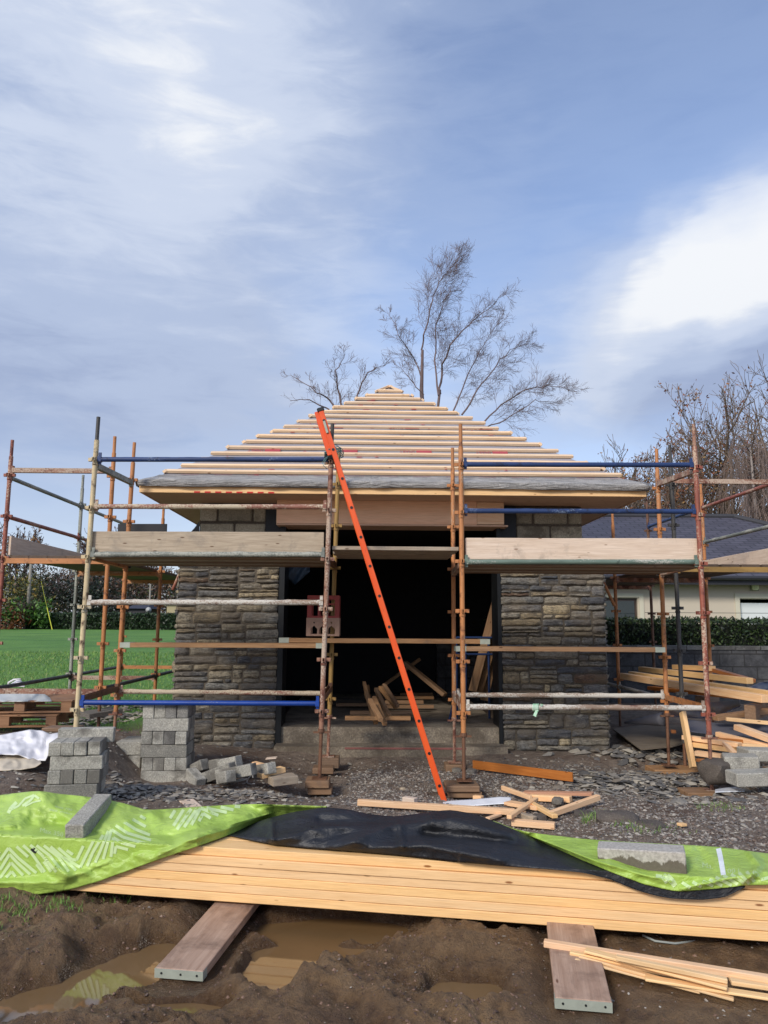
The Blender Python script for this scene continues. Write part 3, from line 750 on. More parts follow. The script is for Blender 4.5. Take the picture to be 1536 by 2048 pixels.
for i in range(14):                                   # dotted line of tiny lettering above the eaves
    for q in range(9):
        x0 = ex0 + .45 + i * .40 + q * .024; pr.quad(slope_pt(x0, .062, .03), slope_pt(x0 + .014, .062, .03), slope_pt(x0 + .014, .07, .03), slope_pt(x0, .07, .03))
o = pr.build('red_print', m_plain('faded_red_print', lin(168, 72, 80), .8, 0, .3), PAV); adopt(o, ROOF)
# white underlay fold sticking out between two battens
# drooping flap of dark felt at the soffit's rear left corner
fl = MB(); A = P(398, 1040, 9.9); 
fl.poly([P(399, 1042, 9.82), P(399, 1066, 9.82), P(380, 1066, 9.82), P(389, 1056, 9.82)]); o = fl.build('felt_flap', BLACKP, PAV); sm = o.modifiers.new('t', 'SOLIDIFY'); sm.thickness = .004
# ------------------------------------------------------------------ scaffolds
def add_coupler(st, x, y, z, mat, s=1.0):
    mb = MB()
    mb.box(x - .068 * s, y - .007, z - .016, x + .068 * s, y + .007, z + .018)
    mb.box(x - .006, y - .066 * s, z - .013, x + .006, y + .066 * s, z + .015)
    for sx, sy in ((1, 0), (-1, 0), (0, 1), (0, -1)):
        mb.box(x + sx * .05 - .016, y + sy * .05 - .016, z - .016, x + sx * .05 + .016, y + sy * .05 + .016, z + .018)
    mb.tube([(x, y, z - .03), (x, y, z - .055)], .029, 12); mb.box(x - .012, y - .036, z - .05, x + .012, y - .02, z - .022)
    o = mb.build('coupler', mat); adopt(o, st); return o
def standard(par, top, bot, Y, mat, anchor, jack=None, spig=None, rng=None, foot=True):
    T = P(top[0], top[1], Y); B = P(bot[0], bot[1], Y)
    d = (T - B); at = lambda z: B + d * ((z - B.z) / d.z)
    zt = T.z - .24 if spig else T.z
    zj = P(jack[0], jack[1], Y).z if jack else B.z
    st = tube('standard', at(zj), at(zt), .0245, mat, par)
    if spig:
        s = tube('spigot', at(zt - .01), T, .019, spig, None); adopt(s, st)
    if jack:
        j = tube('base_jack', B, at(zj + .02), .0175, jack[2], None); adopt(j, st)
        mb = MB(); p = at(zj); mb.tube([p + Vector((0, 0, -.02)), p + Vector((0, 0, .012))], .034, 10); mb.box(p.x - .075, p.y - .012, p.z - .03, p.x + .075, p.y + .012, p.z - .012)
        adopt(mb.build('jack_collar', jack[2]), st)
        if foot:
            mb = MB(); mb.box(B.x - .07, Y - .07, B.z - .004, B.x + .07, Y + .07, B.z + .004); adopt(mb.build('base_plate', jack[2]), st)
    za = P((top[0] + bot[0]) / 2, anchor, Y).z; k = -8
    while k < 9:
        z = za + k * .487; k += 1
        if z < (rng[0] if rng else zj) + .12 or z > zt - .05: continue
        p = at(z); add_coupler(st, p.x, p.y, z, mat)
    return at
def ledger(par, a, b, mat, crust=0.0, r=.0242, name='ledger', wedge=None, bend=0.0):
    d = (b - a).normalized()
    o = tube(name, a + d * .035, b - d * .035, r, mat, par, crust=crust, bend=bend)
    for p, s in ((a, 1), (b, -1)):
        q = p + d * .045 * s
        M, _ = frame(q - d * .02, q + d * .02)
        mb = MB(); mb.box(-.014, -.007, -.05, .014, .007, .07, M); mb.box(-.02, -.026, -.026, .016, .026, .027, M)
        w_ = mb.build('wedge_fitting', wedge or mat); adopt(w_, o)
    return o
def angle_transom(par, a, b, mat, s=.05):
    M, L = frame(a, b); mb = MB()
    mb.box(-L / 2 + .03, -s / 2, -s * .6, L / 2 - .03, -s / 2 + .006, s * .5, M); mb.box(-L / 2 + .03, -s / 2 + .006, -s * .6, L / 2 - .03, s / 2, -s * .6 + .006, M)
    mb.box(-L / 2 + .03, s / 2 - .006, -s * .6 + .006, L / 2 - .03, s / 2, s * .5, M)
    o = mb.build('transom', mat, par)
    for sx in (-1, 1):
        mb = MB(); mb.box(sx * (L / 2 - .03) - .015, -.02, -.05, sx * (L / 2 - .03) + .015, .02, .05, M); adopt(mb.build('wedge_fitting', mat), o)
    return o
YO, YI = 7.6, 8.83
# ===== front left scaffold
SL_ = thing('scaffold', 'front scaffold before the left stone pillar, with a cream corner post', 'scaffold', (P(400, 1500, YO).x, YO, 0), 'scaffold frames round the pavilion')
L1 = standard(SL_, (197, 834), (152, 1457), YO, T_CREAM, 1214, None, T_DARK)
Bp = standard(SL_, (269, 885), (229, 1460), YI, T_ORANGE, 1214, (231, 1425, T_RUST), T_ORANGE)
M1 = standard(SL_, (665, 848), (639, 1556), YO, T_RUST, 1218, (641, 1460, T_BROWN), T_DARK)
M2 = standard(SL_, (678, 896), (656, 1512), YI, T_OLIVE, 1222, (660, 1432, T_RUST), T_OLIVE)
def zof(px, py, Y): return P(px, py, Y).z
def led(par, f, g, za, zb_, mat, **kw): return ledger(par, f(za), g(zb_), mat, **kw)
led(SL_, L1, M1, zof(200, 919, YO), zof(650, 919, YO), T_BLUE, crust=.004)
led(SL_, L1, M1, zof(190, 1013, YO), zof(650, 1014, YO), T_PINKM, crust=.008)
led(SL_, L1, M1, zof(185, 1109, YO), zof(650, 1109, YO), T_GREY, crust=.018)
led(SL_, L1, M1, zof(180, 1205, YO), zof(640, 1205, YO), T_MORTAR, crust=.022)
led(SL_, L1, M1, zof(160, 1405, YO), zof(640, 1407, YO), T_BLUE2)
led(SL_, Bp, M2, zof(240, 1383, YI), zof(640, 1387, YI), T_PINKM, crust=.018)
led(SL_, Bp, M2, zof(240, 1128, YI), zof(640, 1128, YI), T_DARK)
angle_transom(SL_, L1(zof(197, 930, YO)), Bp(zof(265, 965, YI)), T_GREY)
angle_transom(SL_, L1(zof(165, 1400, YO)), Bp(zof(235, 1376, YI)), T_BROWN)
angle_transom(SL_, L1(zof(180, 1112, YO)), Bp(zof(250, 1132, YI)), T_ORANGE)
angle_transom(SL_, M1(zof(655, 1112, YO)), M2(zof(668, 1132, YI)), T_BROWN)
angle_transom(SL_, M1(zof(645, 1396, YO)), M2(zof(660, 1374, YI)), T_BROWN)
# ===== front right scaffold
SR_ = thing('scaffold', 'front scaffold bay before the right stone pillar, with orange posts and two blue rails', 'scaffold', (P(1150, 1500, YO).x, YO, 0), 'scaffold frames round the pavilion')
R3 = standard(SR_, (921, 848), (928, 1560), YO, T_ORANGE, 1222, (927.5, 1468, T_BROWN), T_ORANGE)
R3i = standard(SR_, (905, 896), (909, 1524), YI, T_ORANGE, 1224, (908.5, 1437, T_RUST), T_ORANGE)
R4 = standard(SR_, (1387, 848), (1424, 1580), YO, T_RED, 1226, (1419, 1472, T_RUST), T_RUST)
R4i = standard(SR_, (1313, 898), (1338, 1530), YI, T_ORANGE, 1228, (1332, 1428, T_BROWN), T_ORANGE)
led(SR_, R3, R4, zof(930, 929, YO), zof(1385, 930, YO), T_BLUE, crust=.005)
led(SR_, R3, R4, zof(930, 1022, YO), zof(1385, 1023, YO), T_BLUE, crust=.006)
led(SR_, R3, R4, zof(935, 1124, YO), zof(1395, 1124, YO), T_GREEN, crust=.012)
led(SR_, R3, R4, zof(940, 1414, YO), zof(1405, 1416, YO), T_MORTAR, crust=.014)
led(SR_, R3i, R4i, zof(920, 1390, YI), zof(1330, 1392, YI), T_MORTAR, crust=.018)
led(SR_, R3i, R4i, zof(920, 1143, YI), zof(1330, 1143, YI), T_DARK)
angle_transom(SR_, R4(zof(1390, 940, YO)), R4i(zof(1318, 968, YI)), T_RUST)
angle_transom(SR_, R4(zof(1405, 1416, YO)), R4i(zof(1335, 1394, YI)), T_ORANGE)
angle_transom(SR_, R4(zof(1400, 1128, YO)), R4i(zof(1330, 1146, YI)), T_RUST)
angle_transom(SR_, R3(zof(926, 1128, YO)), R3i(zof(908, 1146, YI)), T_RUST)
angle_transom(SR_, R3(zof(926, 1414, YO)), R3i(zof(908, 1390, YI)), T_RUST)
# ===== side returns
def side(label, postA, xo, rails, cols, mats, sgn, Ys, tops, base_z, lowtr):
    root = thing('scaffold', label, 'scaffold', (xo, Ys[0], 0), 'scaffold frames round the pavilion')
    xi = postA
    F = {}
    for k, Y in enumerate(Ys):
        for w_, X in (('i', xi), ('o', xo)):
            zt = tops[k][0 if w_ == 'i' else 1]
            mt = mats[k][0 if w_ == 'i' else 1]
            B = Vector((X, Y, base_z[k])); T = Vector((X, Y, zt))
            st = tube('standard', B + Vector((0, 0, .28)), T - Vector((0, 0, .2)), .0245, mt, root)
            adopt(tube('spigot', T - Vector((0, 0, .21)), T, .019, mt, None), st)
            adopt(tube('base_jack', B, B + Vector((0, 0, .3)), .0175, T_BROWN, None), st)
            z = rails['plat'] + .02; zz_ = z
            for q in range(-4, 6):
                zc = zz_ + q * .487
                if base_z[k] + .35 < zc < zt - .25: add_coupler(st, X, Y, zc, mt)
            F[(w_, k)] = (X, Y)
    for k in range(len(Ys) - 1):
        for z, m_, cr in rails['outer']:
            ledger(root, Vector((xo, Ys[k], z)), Vector((xo, Ys[k + 1], z)), m_[k] if isinstance(m_, (list, tuple)) else m_, crust=cr)
        for z, m_, cr in rails['inner']:
            ledger(root, Vector((xi, Ys[k], z)), Vector((xi, Ys[k + 1], z)), m_, crust=cr)
    for k in range(len(Ys)):
        angle_transom(root, Vector((min(xi, xo), Ys[k], rails['plat'] - .01)), Vector((max(xi, xo), Ys[k], rails['plat'] - .01)), cols[k][0], .055)
        for z in lowtr.get(k, []):
            angle_transom(root, Vector((min(xi, xo), Ys[k], z)), Vector((max(xi, xo), Ys[k], z)), cols[k][1])
    return root
YS = [8.98, 11.25, 13.5]
XLo, XLi = P(8, 1100, 8.98).x, P(214, 1150, 8.98).x
zLp = P(100, 1120, 8.98).z
RL = side('scaffold running back along the left side of the pavilion, beside the lawn', XLi, XLo,
     dict(plat=zLp, outer=[(P(14, 955, 8.98).z, T_GREY, .004), (P(8, 1033, 8.98).z, T_RED, .004), (P(8, 1378, 8.98).z, T_DARK, .006)],
          inner=[(P(214, 1378, 8.98).z, T_DARK, 0)]),
     [(T_ORANGE, T_RUST), (T_ORANGE, T_RUST), (T_ORANGE, T_ORANGE)], [(T_ORANGE, T_RED), (T_ORANGE, T_GREY), (T_ORANGE, T_ORANGE)], -1, YS,
     [(P(228, 873, 8.98).z, P(12, 880, 8.98).z), (zLp + 1.0, P(157, 950, 11.25).z), (zLp + .6, zLp + .9)],
     [P(205, 1456, 8.98).z, P(131, 1447, 11.25).z, .3], {0: [P(100, 941, 8.98).z, P(90, 1382, 8.98).z], 1: [P(200, 1355, 11.25).z], 2: [P(280, 1334, 13.5).z]})
XRi, XRo = P(1352, 1150, 8.98).x, P(1411, 1150, 11.25).x
zRp = P(1450, 1137, 8.98).z
RR = side('scaffold running back along the right side of the pavilion, beside the timber pile', XRi, XRo,
     dict(plat=zRp, outer=[(P(1403, 1016, 11.25).z, [T_RED, T_BLUE], .006), (P(1406, 1085, 11.25).z, T_GREY, .008)], inner=[(P(1352, 1405, 8.98).z, T_MORTAR, .006)]),
     [(T_OLIVE, T_RUST), (T_RUST, T_RUST), (T_RUST, T_RUST)], [(T_DARK, T_ORANGE), (T_ORANGE, T_ORANGE), (T_ORANGE, T_BROWN)], 1, YS,
     [(P(1344, 890, 8.98).z, 4.2), (zRp + 1.0, P(1398, 960, 11.25).z), (zRp + .5, P(1292, 1003, 13.5).z)],
     [P(1366, 1537, 8.98).z, .15, .22], {0: [P(1450, 963, 8.98).z]})
# diagonal orange braces at the pillar edges under the platforms
a = Vector((XLi, 11.25, 1.62)); 
tube('brace', P(345, 1180, 11.1) , P(376, 1110, 11.1), .022, T_RED, RL)
tube('brace', P(1200, 1150, 10.9), P(1229, 1212, 10.9), .022, T_ORANGE, RR)

# ===== platforms: boards resting on the scaffold
def board(name, a, b, wdt, t, mat, label, cat, group=None, bands=False, **kw):
    o = beam(name, a, b, wdt, t, mat, None, cuts=8, jit=.003, **kw); tag(o, label, cat, group)
    if bands:
        M, L = frame(a, b, kw.get('up', (0, 0, 1)))
        for s in (-1, 1):
            mb = MB(); q = s * (L / 2 - .05); mb.box(q - .055, -wdt / 2 - .0025, -t / 2 - .0025, q + .055, wdt / 2 + .0025, t / 2 + .0025, M)
            for kx in (-.03, .0, .03):
                pass
            adopt(mb.build('end_band', GALV), o)
    return o
rb2 = random.Random(3)
def platform(x0, x1, zc, y0, n, mats, front_label, label, group, dirx=True, X=None):
    for i in range(n):
        j = rb2.uniform(-.02, .02); z = zc + rb2.uniform(-.003, .003)
        y = y0 + .1125 + i * .231
        board('platform_board', (x0 + j, y, z), (x1 + j, y, z), .222, .038, mats[i % len(mats)], front_label if i == 0 else label, 'platform board', group)
zPL = P(400, 1113, 7.66).z; zPR = P(1150, 1130, 7.66).z; zPC = P(790, 1097, 7.7).z
platform(L1(2).x + .04, M1(2).x - .03, zPL - .0, YO + .03, 5, [OLDW2, OLDW], 'frontmost walking board of the left front platform, behind the mortar-crusted tube', 'walking board behind the frontmost one of the left front platform', 'boards of the left front platform')
platform(R3(2).x + .03, R4(2).x - .03, zPR, YO + .03, 5, [OLDW2, OLDW], 'frontmost walking board of the right front platform, behind the green tube', 'walking board behind the frontmost one of the right front platform', 'boards of the right front platform')
platform(M1(2).x + .04, R3(2).x - .03, zPC, YO + .06, 5, [OLDW], 'frontmost board bridging the doorway between the two scaffolds', 'board behind the frontmost one bridging the doorway', 'boards bridging the doorway')
for (xa, xb, zz_, side_) in ((XLo, XLi, zLp, 'left'), (XRi, XRo, zRp, 'right')):
    n_ = 5 if abs(xb - xa) > 1.1 else 4
    for i in range(n_):
        x = xa + .06 + .11 + i * (abs(xb - xa) - .12) / n_
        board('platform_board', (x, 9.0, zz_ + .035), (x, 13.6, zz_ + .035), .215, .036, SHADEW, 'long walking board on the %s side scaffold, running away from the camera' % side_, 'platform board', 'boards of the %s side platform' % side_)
# toe boards
def toe(a0, a1, y0, y1, Y, mat, label):
    A = (P(a0, y0[0], Y) + P(a0, y0[1], Y)) / 2; B = (P(a1, y1[0], Y) + P(a1, y1[1], Y)) / 2
    h = (P(a0, y0[0], Y) - P(a0, y0[1], Y)).length
    board('toe_board', A, B, .032, h, mat, label, 'toe board', 'toe boards of the scaffold', bev=.004)
toe(184, 648, (1063, 1106), (1067, 1105), YO + .045, OLDW, 'weathered grey-brown toe board along the left front platform')
toe(931, 1395, (1076, 1119), (1079, 1118), YO + .045, PALEB, 'clean pale toe board along the right front platform')
board('toe_board', (XLo + .05, 9.0, zLp + .165), (XLo + .05, 12.4, zLp + .165), .032, .22, PALEB, 'pale toe board running back along the left side platform', 'toe board', 'toe boards of the scaffold')
board('toe_board', (XRo - .05, 9.0, zRp + .165), (XRo - .05, 13.5, zRp + .165), .032, .22, PALEB, 'pale toe board running back along the right side platform', 'toe board', 'toe boards of the scaffold')
# black board standing on the left side platform
A, B = P(236, 1056, 9.35), P(334, 1056, 9.35)
tag(beam('black_board', A, B, .02, .10, BLACKP), 'flat black board standing at the left end of the left platform', 'board')
# mid-height planks
YM = 8.66
board('trestle_plank', P(247, 1289.5, YM), P(652, 1291, YM), .225, .05, EDGEW, 'long plank at knee height across the left stone pillar', 'plank', 'planks at mid height', True)
board('trestle_plank', P(561, 1280, YM + .1), P(976, 1283, YM + .1), .225, .05, EDGEW, 'plank crossing the dark doorway with the red crates on it', 'plank', 'planks at mid height', True)
board('trestle_plank', P(911, 1297, YM), P(1322, 1299, YM), .225, .05, EDGEW, 'long plank at knee height across the right stone pillar', 'plank', 'planks at mid height', True)

# ===== sole pads
def pad(px0, px1, pyt, pyb, Y, dpt, label, mat=OLDW2, layers=2, rot=0.0):
    zt = P(px0, pyt, Y).z; zb_ = P(px0, pyb, Y).z; x0, x1 = P(px0, pyt, Y).x, P(px1, pyt, Y).x; n_ = layers
    for k in range(n_):
        za, zc = zb_ + (zt - zb_) * k / n_, zb_ + (zt - zb_) * (k + 1) / n_
        j = .012 * (-1) ** k if n_ > 1 else 0
        dx = Vector((math.cos(rot), math.sin(rot), 0)) * (x1 - x0) / 2; c = Vector(((x0 + x1) / 2 + j, Y + dpt / 2 + j, (za + zc) / 2))
        lab = label if n_ == 1 else label + (', the lower of the pair' if k == 0 else ', the upper of the pair')
        tag(beam('sole_pad', c - dx, c + dx, dpt, (zc - za) * .985, mat, bev=.006, cuts=3, jit=.004), lab, 'timber pad', 'timber pads under the scaffold feet')
pad(613, 661, 1562, 1591, 7.48, .26, 'wooden pad under the rusty post left of the ladder')
pad(625, 667, 1537, 1549, 8.3, .2, 'thin wooden pad behind the rusty post left of the ladder', layers=1)
pad(637, 678, 1517, 1537, 8.7, .25, 'wooden pad under the ochre post left of the ladder', layers=1)
pad(895, 962, 1572, 1597, 7.46, .30, 'wooden pad under the orange post right of the ladder', rot=.0)
pad(892, 930, 1530, 1545, 8.72, .25, 'wooden pad under the rear orange post right of the ladder', layers=1)
pad(1310, 1415, 1540, 1553, 8.72, .32, 'rough split timber pad under the two posts at the right pillar', EDGEW, 1)
pad(1376, 1440, 1586, 1603, 7.45, .26, 'worn wooden pad under the red corner post on the right', OLDW2, 1)
pad(83, 152, 1456, 1464, 7.5, .22, 'mossy timber pad under the cream corner post on the left', OLDW2, 1)
# ------------------------------------------------------------------ timber stack in front
YF0 = lambda px: 4.87 - .00058 * px
A0 = P(140, 1782, 4.80); B0 = P(1536, 1884, 4.06)
zs0 = .075
ldir = Vector((B0.x - A0.x, B0.y - A0.y, 0)).normalized(); ndir = Vector((-ldir.y, ldir.x, 0))
S0 = Vector((A0.x, A0.y, 0)) - ldir * .62; SLEN = 5.4
NL = 6; TH = .0475; STOP = zs0 + NL * TH
rs = random.Random(17)
for k in range(NL):
    for j in range(3):
        if 0 < k < NL - 1 and j not in (0, 2): 
            continue
        w_ = .165; off = rs.uniform(-.006, .006) + (.006 if k == NL - 1 else 0); e = rs.uniform(-.03, .03)
        c = S0 + ndir * (j * .169 + w_ / 2 + off) + Vector((0, 0, zs0 + (k + .5) * TH))
        if j == 0:
            nm = ['lowest', 'second lowest', 'third lowest', 'third', 'second', 'topmost'][k]
            lab = {0: 'lowest front board of the new pine stack, just above the mud', 1: 'second board up in the front face of the new pine stack', 2: 'third board up in the front face of the new pine stack',
                   3: 'fourth board up in the front face of the new pine stack', 4: 'board just under the top one in the front face of the pine stack', 5: 'top front board of the new pine stack, touching the tarpaulin edge'}[k]
            g_ = 'new pine boards stacked under the tarpaulin'
        else:
            lab = 'new pine board lying further back in the stack under the tarpaulin'; g_ = 'rear boards of the pine stack'
        tag(beam('pine_board', c + ldir * e, c + ldir * (SLEN + e), w_, TH - .0018, PINE, None, bev=.003, cuts=14, jit=.0025), lab, 'timber board', g_)
# bearers with galvanised ends
def bearer(end_l, end_r, far_l, far_r, z0, label):
    eL, eR = G(*end_l, z0), G(*end_r, z0); fL, fR = G(*far_l, z0 + .04), G(*far_r, z0 + .04)
    a = (eL + eR) / 2; b = (fL + fR) / 2; d = (b - a).normalized(); wd = .235; L = 1.5
    b = a + d * L; a = a.copy(); t = .042
    o = beam('scaffold_board', a - Vector((0, 0, t / 2)), b - Vector((0, 0, t / 2)), wd, t, MUDB, bev=.003, cuts=6, jit=.003); tag(o, label, 'scaffold board', 'scaffold boards under the pine stack')
    M, L2 = frame(a - Vector((0, 0, t / 2)), b - Vector((0, 0, t / 2)))
    mb = MB(); q = -L2 / 2
    mb.box(q - .003, -wd / 2 - .002, -t / 2 - .002, q - .0005, wd / 2 + .002, t / 2 - .003, M)
    mb.box(q, -wd / 2 - .002, -t / 2 - .002, q + .05, -wd / 2 - .0005, t / 2 - .004, M); mb.box(q, wd / 2 + .0005, -t / 2 - .002, q + .05, wd / 2 + .002, t / 2 - .004, M)
    eb = mb.build('end_band', GALV); adopt(eb, o)
    for kx in (-.09, -.01, .085):
        mb = MB(); mb.tube([M @ Vector((q - .003, kx, 0)), M @ Vector((q - .006, kx, 0))], .005, 8); adopt(mb.build('nail', DARKST), o)
    return o
bearer((303, 1938), (413, 1939), (428, 1803), (512, 1808), .02, 'muddy scaffold board sticking out under the left half of the pine stack')
bearer((1107, 1998), (1226, 2000), (1093, 1855), (1190, 1857), .05, 'muddy scaffold board sticking out under the right half of the pine stack')

n = NT('half_wet_block'); v = n.coord('Object', rnd=False); sp = n.n('SeparateXYZ'); n.set(sp.inputs[0], v)
b_ = n.noise(v, 70, 3, .6); t_ = n.math('ADD', n.math('MULTIPLY', n.math('SUBTRACT', n.noise(n.coord('Object', (1, .3, .6), rnd=False), 14, 6, .7), .5), .12), sp.outputs[2])
cc_ = n.mix(n.ramp(b_, [(.4, .5), (.6, 0.0)]), lin(184, 178, 168), lin(128, 122, 114)); cd_ = n.mix(b_, lin(88, 80, 68), lin(112, 104, 90))
mrp = n.n('MapRange'); n.set(mrp.inputs[0], t_); mrp.inputs[1].default_value = .012; mrp.inputs[2].default_value = .02
HALFWET = n.done(n.mix(mrp.outputs[0], cd_, cc_), .85, n.bump(b_, .5, .004))
# ------------------------------------------------------------------ tarpaulin
def n_tarp(name, c1, c2, rough, b2=.5):
    n = NT(name); v = n.coord('Object', rnd=False)
    a = n.noise(v, 2.5, 5, .6); w1 = n.noise(n.coord('Object', (1, 2.2, 1), rnd=False, rot=(0, 0, .4)), 7, 6, .62, 1.6); w2 = n.voro(v, 4.5, 'F1')
    col = n.mix(n.ramp(a, [(.35, 0.0), (.65, 1.0)]), c1, c2)
    sp_ = n.noise(v, 38, 6, .75); col = n.mix(n.ramp(sp_, [(.66, 0.0), (.70, .7)]), col, lin(112, 92, 66)); col = n.mix(n.ramp(n.noise(v, 4, 6, .7), [(.56, 0.0), (.75, .35)]), col, lin(120, 118, 70) if c1[1] > .2 else c2)
    return n.done(col, rough, n.bump(n.math('ADD', n.math('MULTIPLY', w1, .7), n.math('MULTIPLY', w2, 1.1)), b2, .045))
GREEN = n_tarp('green_film', lin(156, 188, 76), lin(174, 202, 98), .36)
BLK = n_tarp('black_film', lin(22, 23, 27), lin(34, 36, 42), .46, .5)
PRINTW = m_plain('pale_print', lin(196, 218, 158), .5, 0, .05)
def poly_at(pts, x):
    if x <= pts[0][0]: return pts[0][1]
    for (a, b) in zip(pts, pts[1:]):
        if x <= b[0]:
            t = (x - a[0]) / (b[0] - a[0]); return a[1] + (b[1] - a[1]) * t
    return pts[-1][1]
def cr(pts, x):                        # smoothed
    s = 14; return (poly_at(pts, x - s) + 2 * poly_at(pts, x) + poly_at(pts, x + s)) / 4
def stack_hit(px, py):
    """Y where the ray meets the stack (top plane, else its front)"""
    d = ray(px, py); p = G(px, py, STOP + .004)
    rel = Vector((p.x, p.y, 0)) - S0
    if rel.dot(ndir) > 0: return p.y, True
    # front plane
    q0 = S0 - EYE; t = (q0.x * ndir.x + q0.y * ndir.y) / (d.x * ndir.x + d.y * ndir.y); return (EYE + d * t).y, False
TAR = thing('tarpaulin', 'lime green plastic sheet with pale chevrons and a folded-back black underside, over the pine stack', 'tarpaulin', (0, 5.0, STOP))
TBV = []
def sheet(name, top, hem, x0, x1, dx, nr, mat, fold, seed, skirt=True, lift=.03, backoff=.60, folds=None):
    cols = []; mb = MB(); xs = []; x = x0
    while x <= x1 + .01: xs.append(x); x += dx
    for x in xs:
        yt, yh = cr(top, x), cr(hem, x)
        Yh, ontop = stack_hit(x, yh); Yh -= .012 if ontop else .030
        Yb = YF0(x) + backoff
        # the top silhouette cannot lie in front of its own hem
        col = []
        for j in range(nr + 1):
            t = j / nr; py = yt + (yh - yt) * t
            Y = Yb + (Yh - Yb) * (1 - (1 - t) ** 1.5)
            v = Vector((x / 90.0, py / 60.0, seed))
            edge = min(1, 4 * (1 - t) + .15)
            f = fold * (mnoise.noise(v * .8) + .8 * (1 - abs(mnoise.noise(v * 1.5 + Vector((3, 3, 3)))) * 2.6) + .45 * (1 - abs(mnoise.noise(v * 3.4)) * 2.6) + .16 * mnoise.noise(v * 8)) * edge
            if folds: f += folds(x, py) * edge
            Y -= max(-lift * 3, f) + lift * edge * (1 - t * .6)
            Ys, on = stack_hit(x, py); Y = min(Y, Ys - (.010 if on else .024))
            col.append(P(x, py, Y))
        if skirt:
            b = col[0]; pre = []
            for k, (dy, dz) in enumerate(((.30, -.30), (.2, -.2), (.10, -.075), (.04, -.02))):
                pre.append(Vector((b.x, b.y + dy, max(.03, b.z + dz - (.0 if k else .1)))))
            col = pre + col
        cols.append(col)
    m = len(cols[0])
    for col in cols: mb.v += [tuple(p) for p in col]
    for i in range(len(cols) - 1):
        for j in range(m - 1):
            k = i * m + j; mb.f.append((k, k + 1, k + m + 1, k + m))
    bvh = BVHTree.FromPolygons([Vector(v) for v in mb.v], mb.f); TBV.append(bvh)
    o = mb.build(name, mat, TAR, True); s = o.modifiers.new('thick', 'SOLIDIFY'); s.thickness = .0015
    return o
def ridge(pts, wd, amp):
    def f(x, y):
        best = 1e9
        for (a, b) in zip(pts, pts[1:]):
            ax, ay = a; bx, by = b; L2 = (bx - ax) ** 2 + (by - ay) ** 2; t = max(0, min(1, ((x - ax) * (bx - ax) + (y - ay) * (by - ay)) / L2))
            best = min(best, math.hypot(x - ax - t * (bx - ax), y - ay - t * (by - ay)))
        return amp * max(0, 1 - best / wd) ** 1.3
    return f
def addf(*fs): return lambda x, y: sum(f(x, y) for f in fs)
gtopL = [(-120, 1612), (-40, 1596), (0, 1590), (40, 1585), (78, 1581), (120, 1588), (165, 1592), (220, 1600), (262, 1610), (290, 1620), (330, 1618), (400, 1613), (470, 1609), (520, 1608), (600, 1611), (660, 1613)]
ghemL = [(-120, 1805), (0, 1796), (80, 1789), (140, 1780), (200, 1762), (265, 1738), (330, 1715), (395, 1693), (440, 1677), (470, 1665), (515, 1643), (560, 1629), (600, 1620), (640, 1615.5), (660, 1614.5)]
fl1 = addf(ridge([(78, 1583), (50, 1620), (-20, 1660)], 50, .10), ridge([(78, 1583), (140, 1640), (150, 1700)], 40, .05), ridge([(0, 1655), (38, 1650), (75, 1700), (130, 1750)], 26, .10), ridge([(130, 1700), (200, 1660), (300, 1625)], 30, .08),
           ridge([(300, 1720), (420, 1660), (560, 1622)], 18, .06), ridge([(-40, 1765), (110, 1765), (290, 1700)], 24, .09), ridge([(165, 1700), (120, 1660)], 30, -.12), ridge([(190, 1740), (330, 1675), (450, 1640)], 20, -.07))
sheet('green_face', gtopL, ghemL, -120, 656, 3.6, 60, GREEN, .026, 1.7, folds=fl1)
btop = [(455, 1667), (470, 1664), (520, 1641), (580, 1625), (650, 1614), (700, 1619), (735, 1628), (790, 1633), (850, 1625), (900, 1619), (950, 1628), (1000, 1647), (1050, 1668), (1100, 1690), (1170, 1722), (1220, 1742), (1290, 1768), (1325, 1776), (1360, 1782), (1430, 1776), (1492, 1769)]
bhem = [(455, 1670), (500, 1681), (550, 1690), (620, 1697), (700, 1702), (800, 1711), (900, 1722), (1000, 1732), (1100, 1739), (1170, 1746), (1225, 1760), (1260, 1775), (1300, 1789), (1340, 1797), (1400, 1800), (1450, 1795), (1470, 1785), (1492, 1771)]
fl2 = addf(ridge([(545, 1685), (620, 1660), (720, 1650), (860, 1632)], 18, .07), ridge([(670, 1698), (790, 1650), (900, 1640), (1020, 1665)], 22, .10), ridge([(800, 1650), (803, 1690)], 12, .05), ridge([(545, 1645), (545, 1685)], 9, .06),
           ridge([(700, 1700), (850, 1690), (1000, 1722)], 22, .06), ridge([(1000, 1690), (1120, 1715), (1240, 1755)], 16, .05), ridge([(640, 1640), (760, 1645), (850, 1638)], 14, -.08), ridge([(850, 1665), (980, 1680), (1080, 1700)], 16, -.07))
sheet('black_fold', btop, bhem, 455, 1492, 5, 26, BLK, .010, 6.1, folds=fl2, backoff=.54)
gtopR = [(985, 1640), (1020, 1656), (1060, 1665), (1100, 1670), (1170, 1678), (1240, 1683), (1300, 1686), (1380, 1690), (1440, 1694), (1536, 1707), (1660, 1718)]
ghemR = [(985, 1642), (1000, 1648.5), (1050, 1669.5), (1100, 1691.5), (1170, 1723.5), (1220, 1743.5), (1290, 1769.5), (1325, 1777.5), (1360, 1784), (1430, 1778), (1492, 1771), (1536, 1770), (1660, 1778)]
fl3 = addf(ridge([(1060, 1672), (1200, 1725), (1340, 1762)], 12, .04), ridge([(1365, 1778), (1440, 1760), (1536, 1742)], 14, .06), ridge([(1500, 1705), (1520, 1730), (1490, 1765)], 12, .07), ridge([(1400, 1700), (1420, 1750)], 18, -.05))
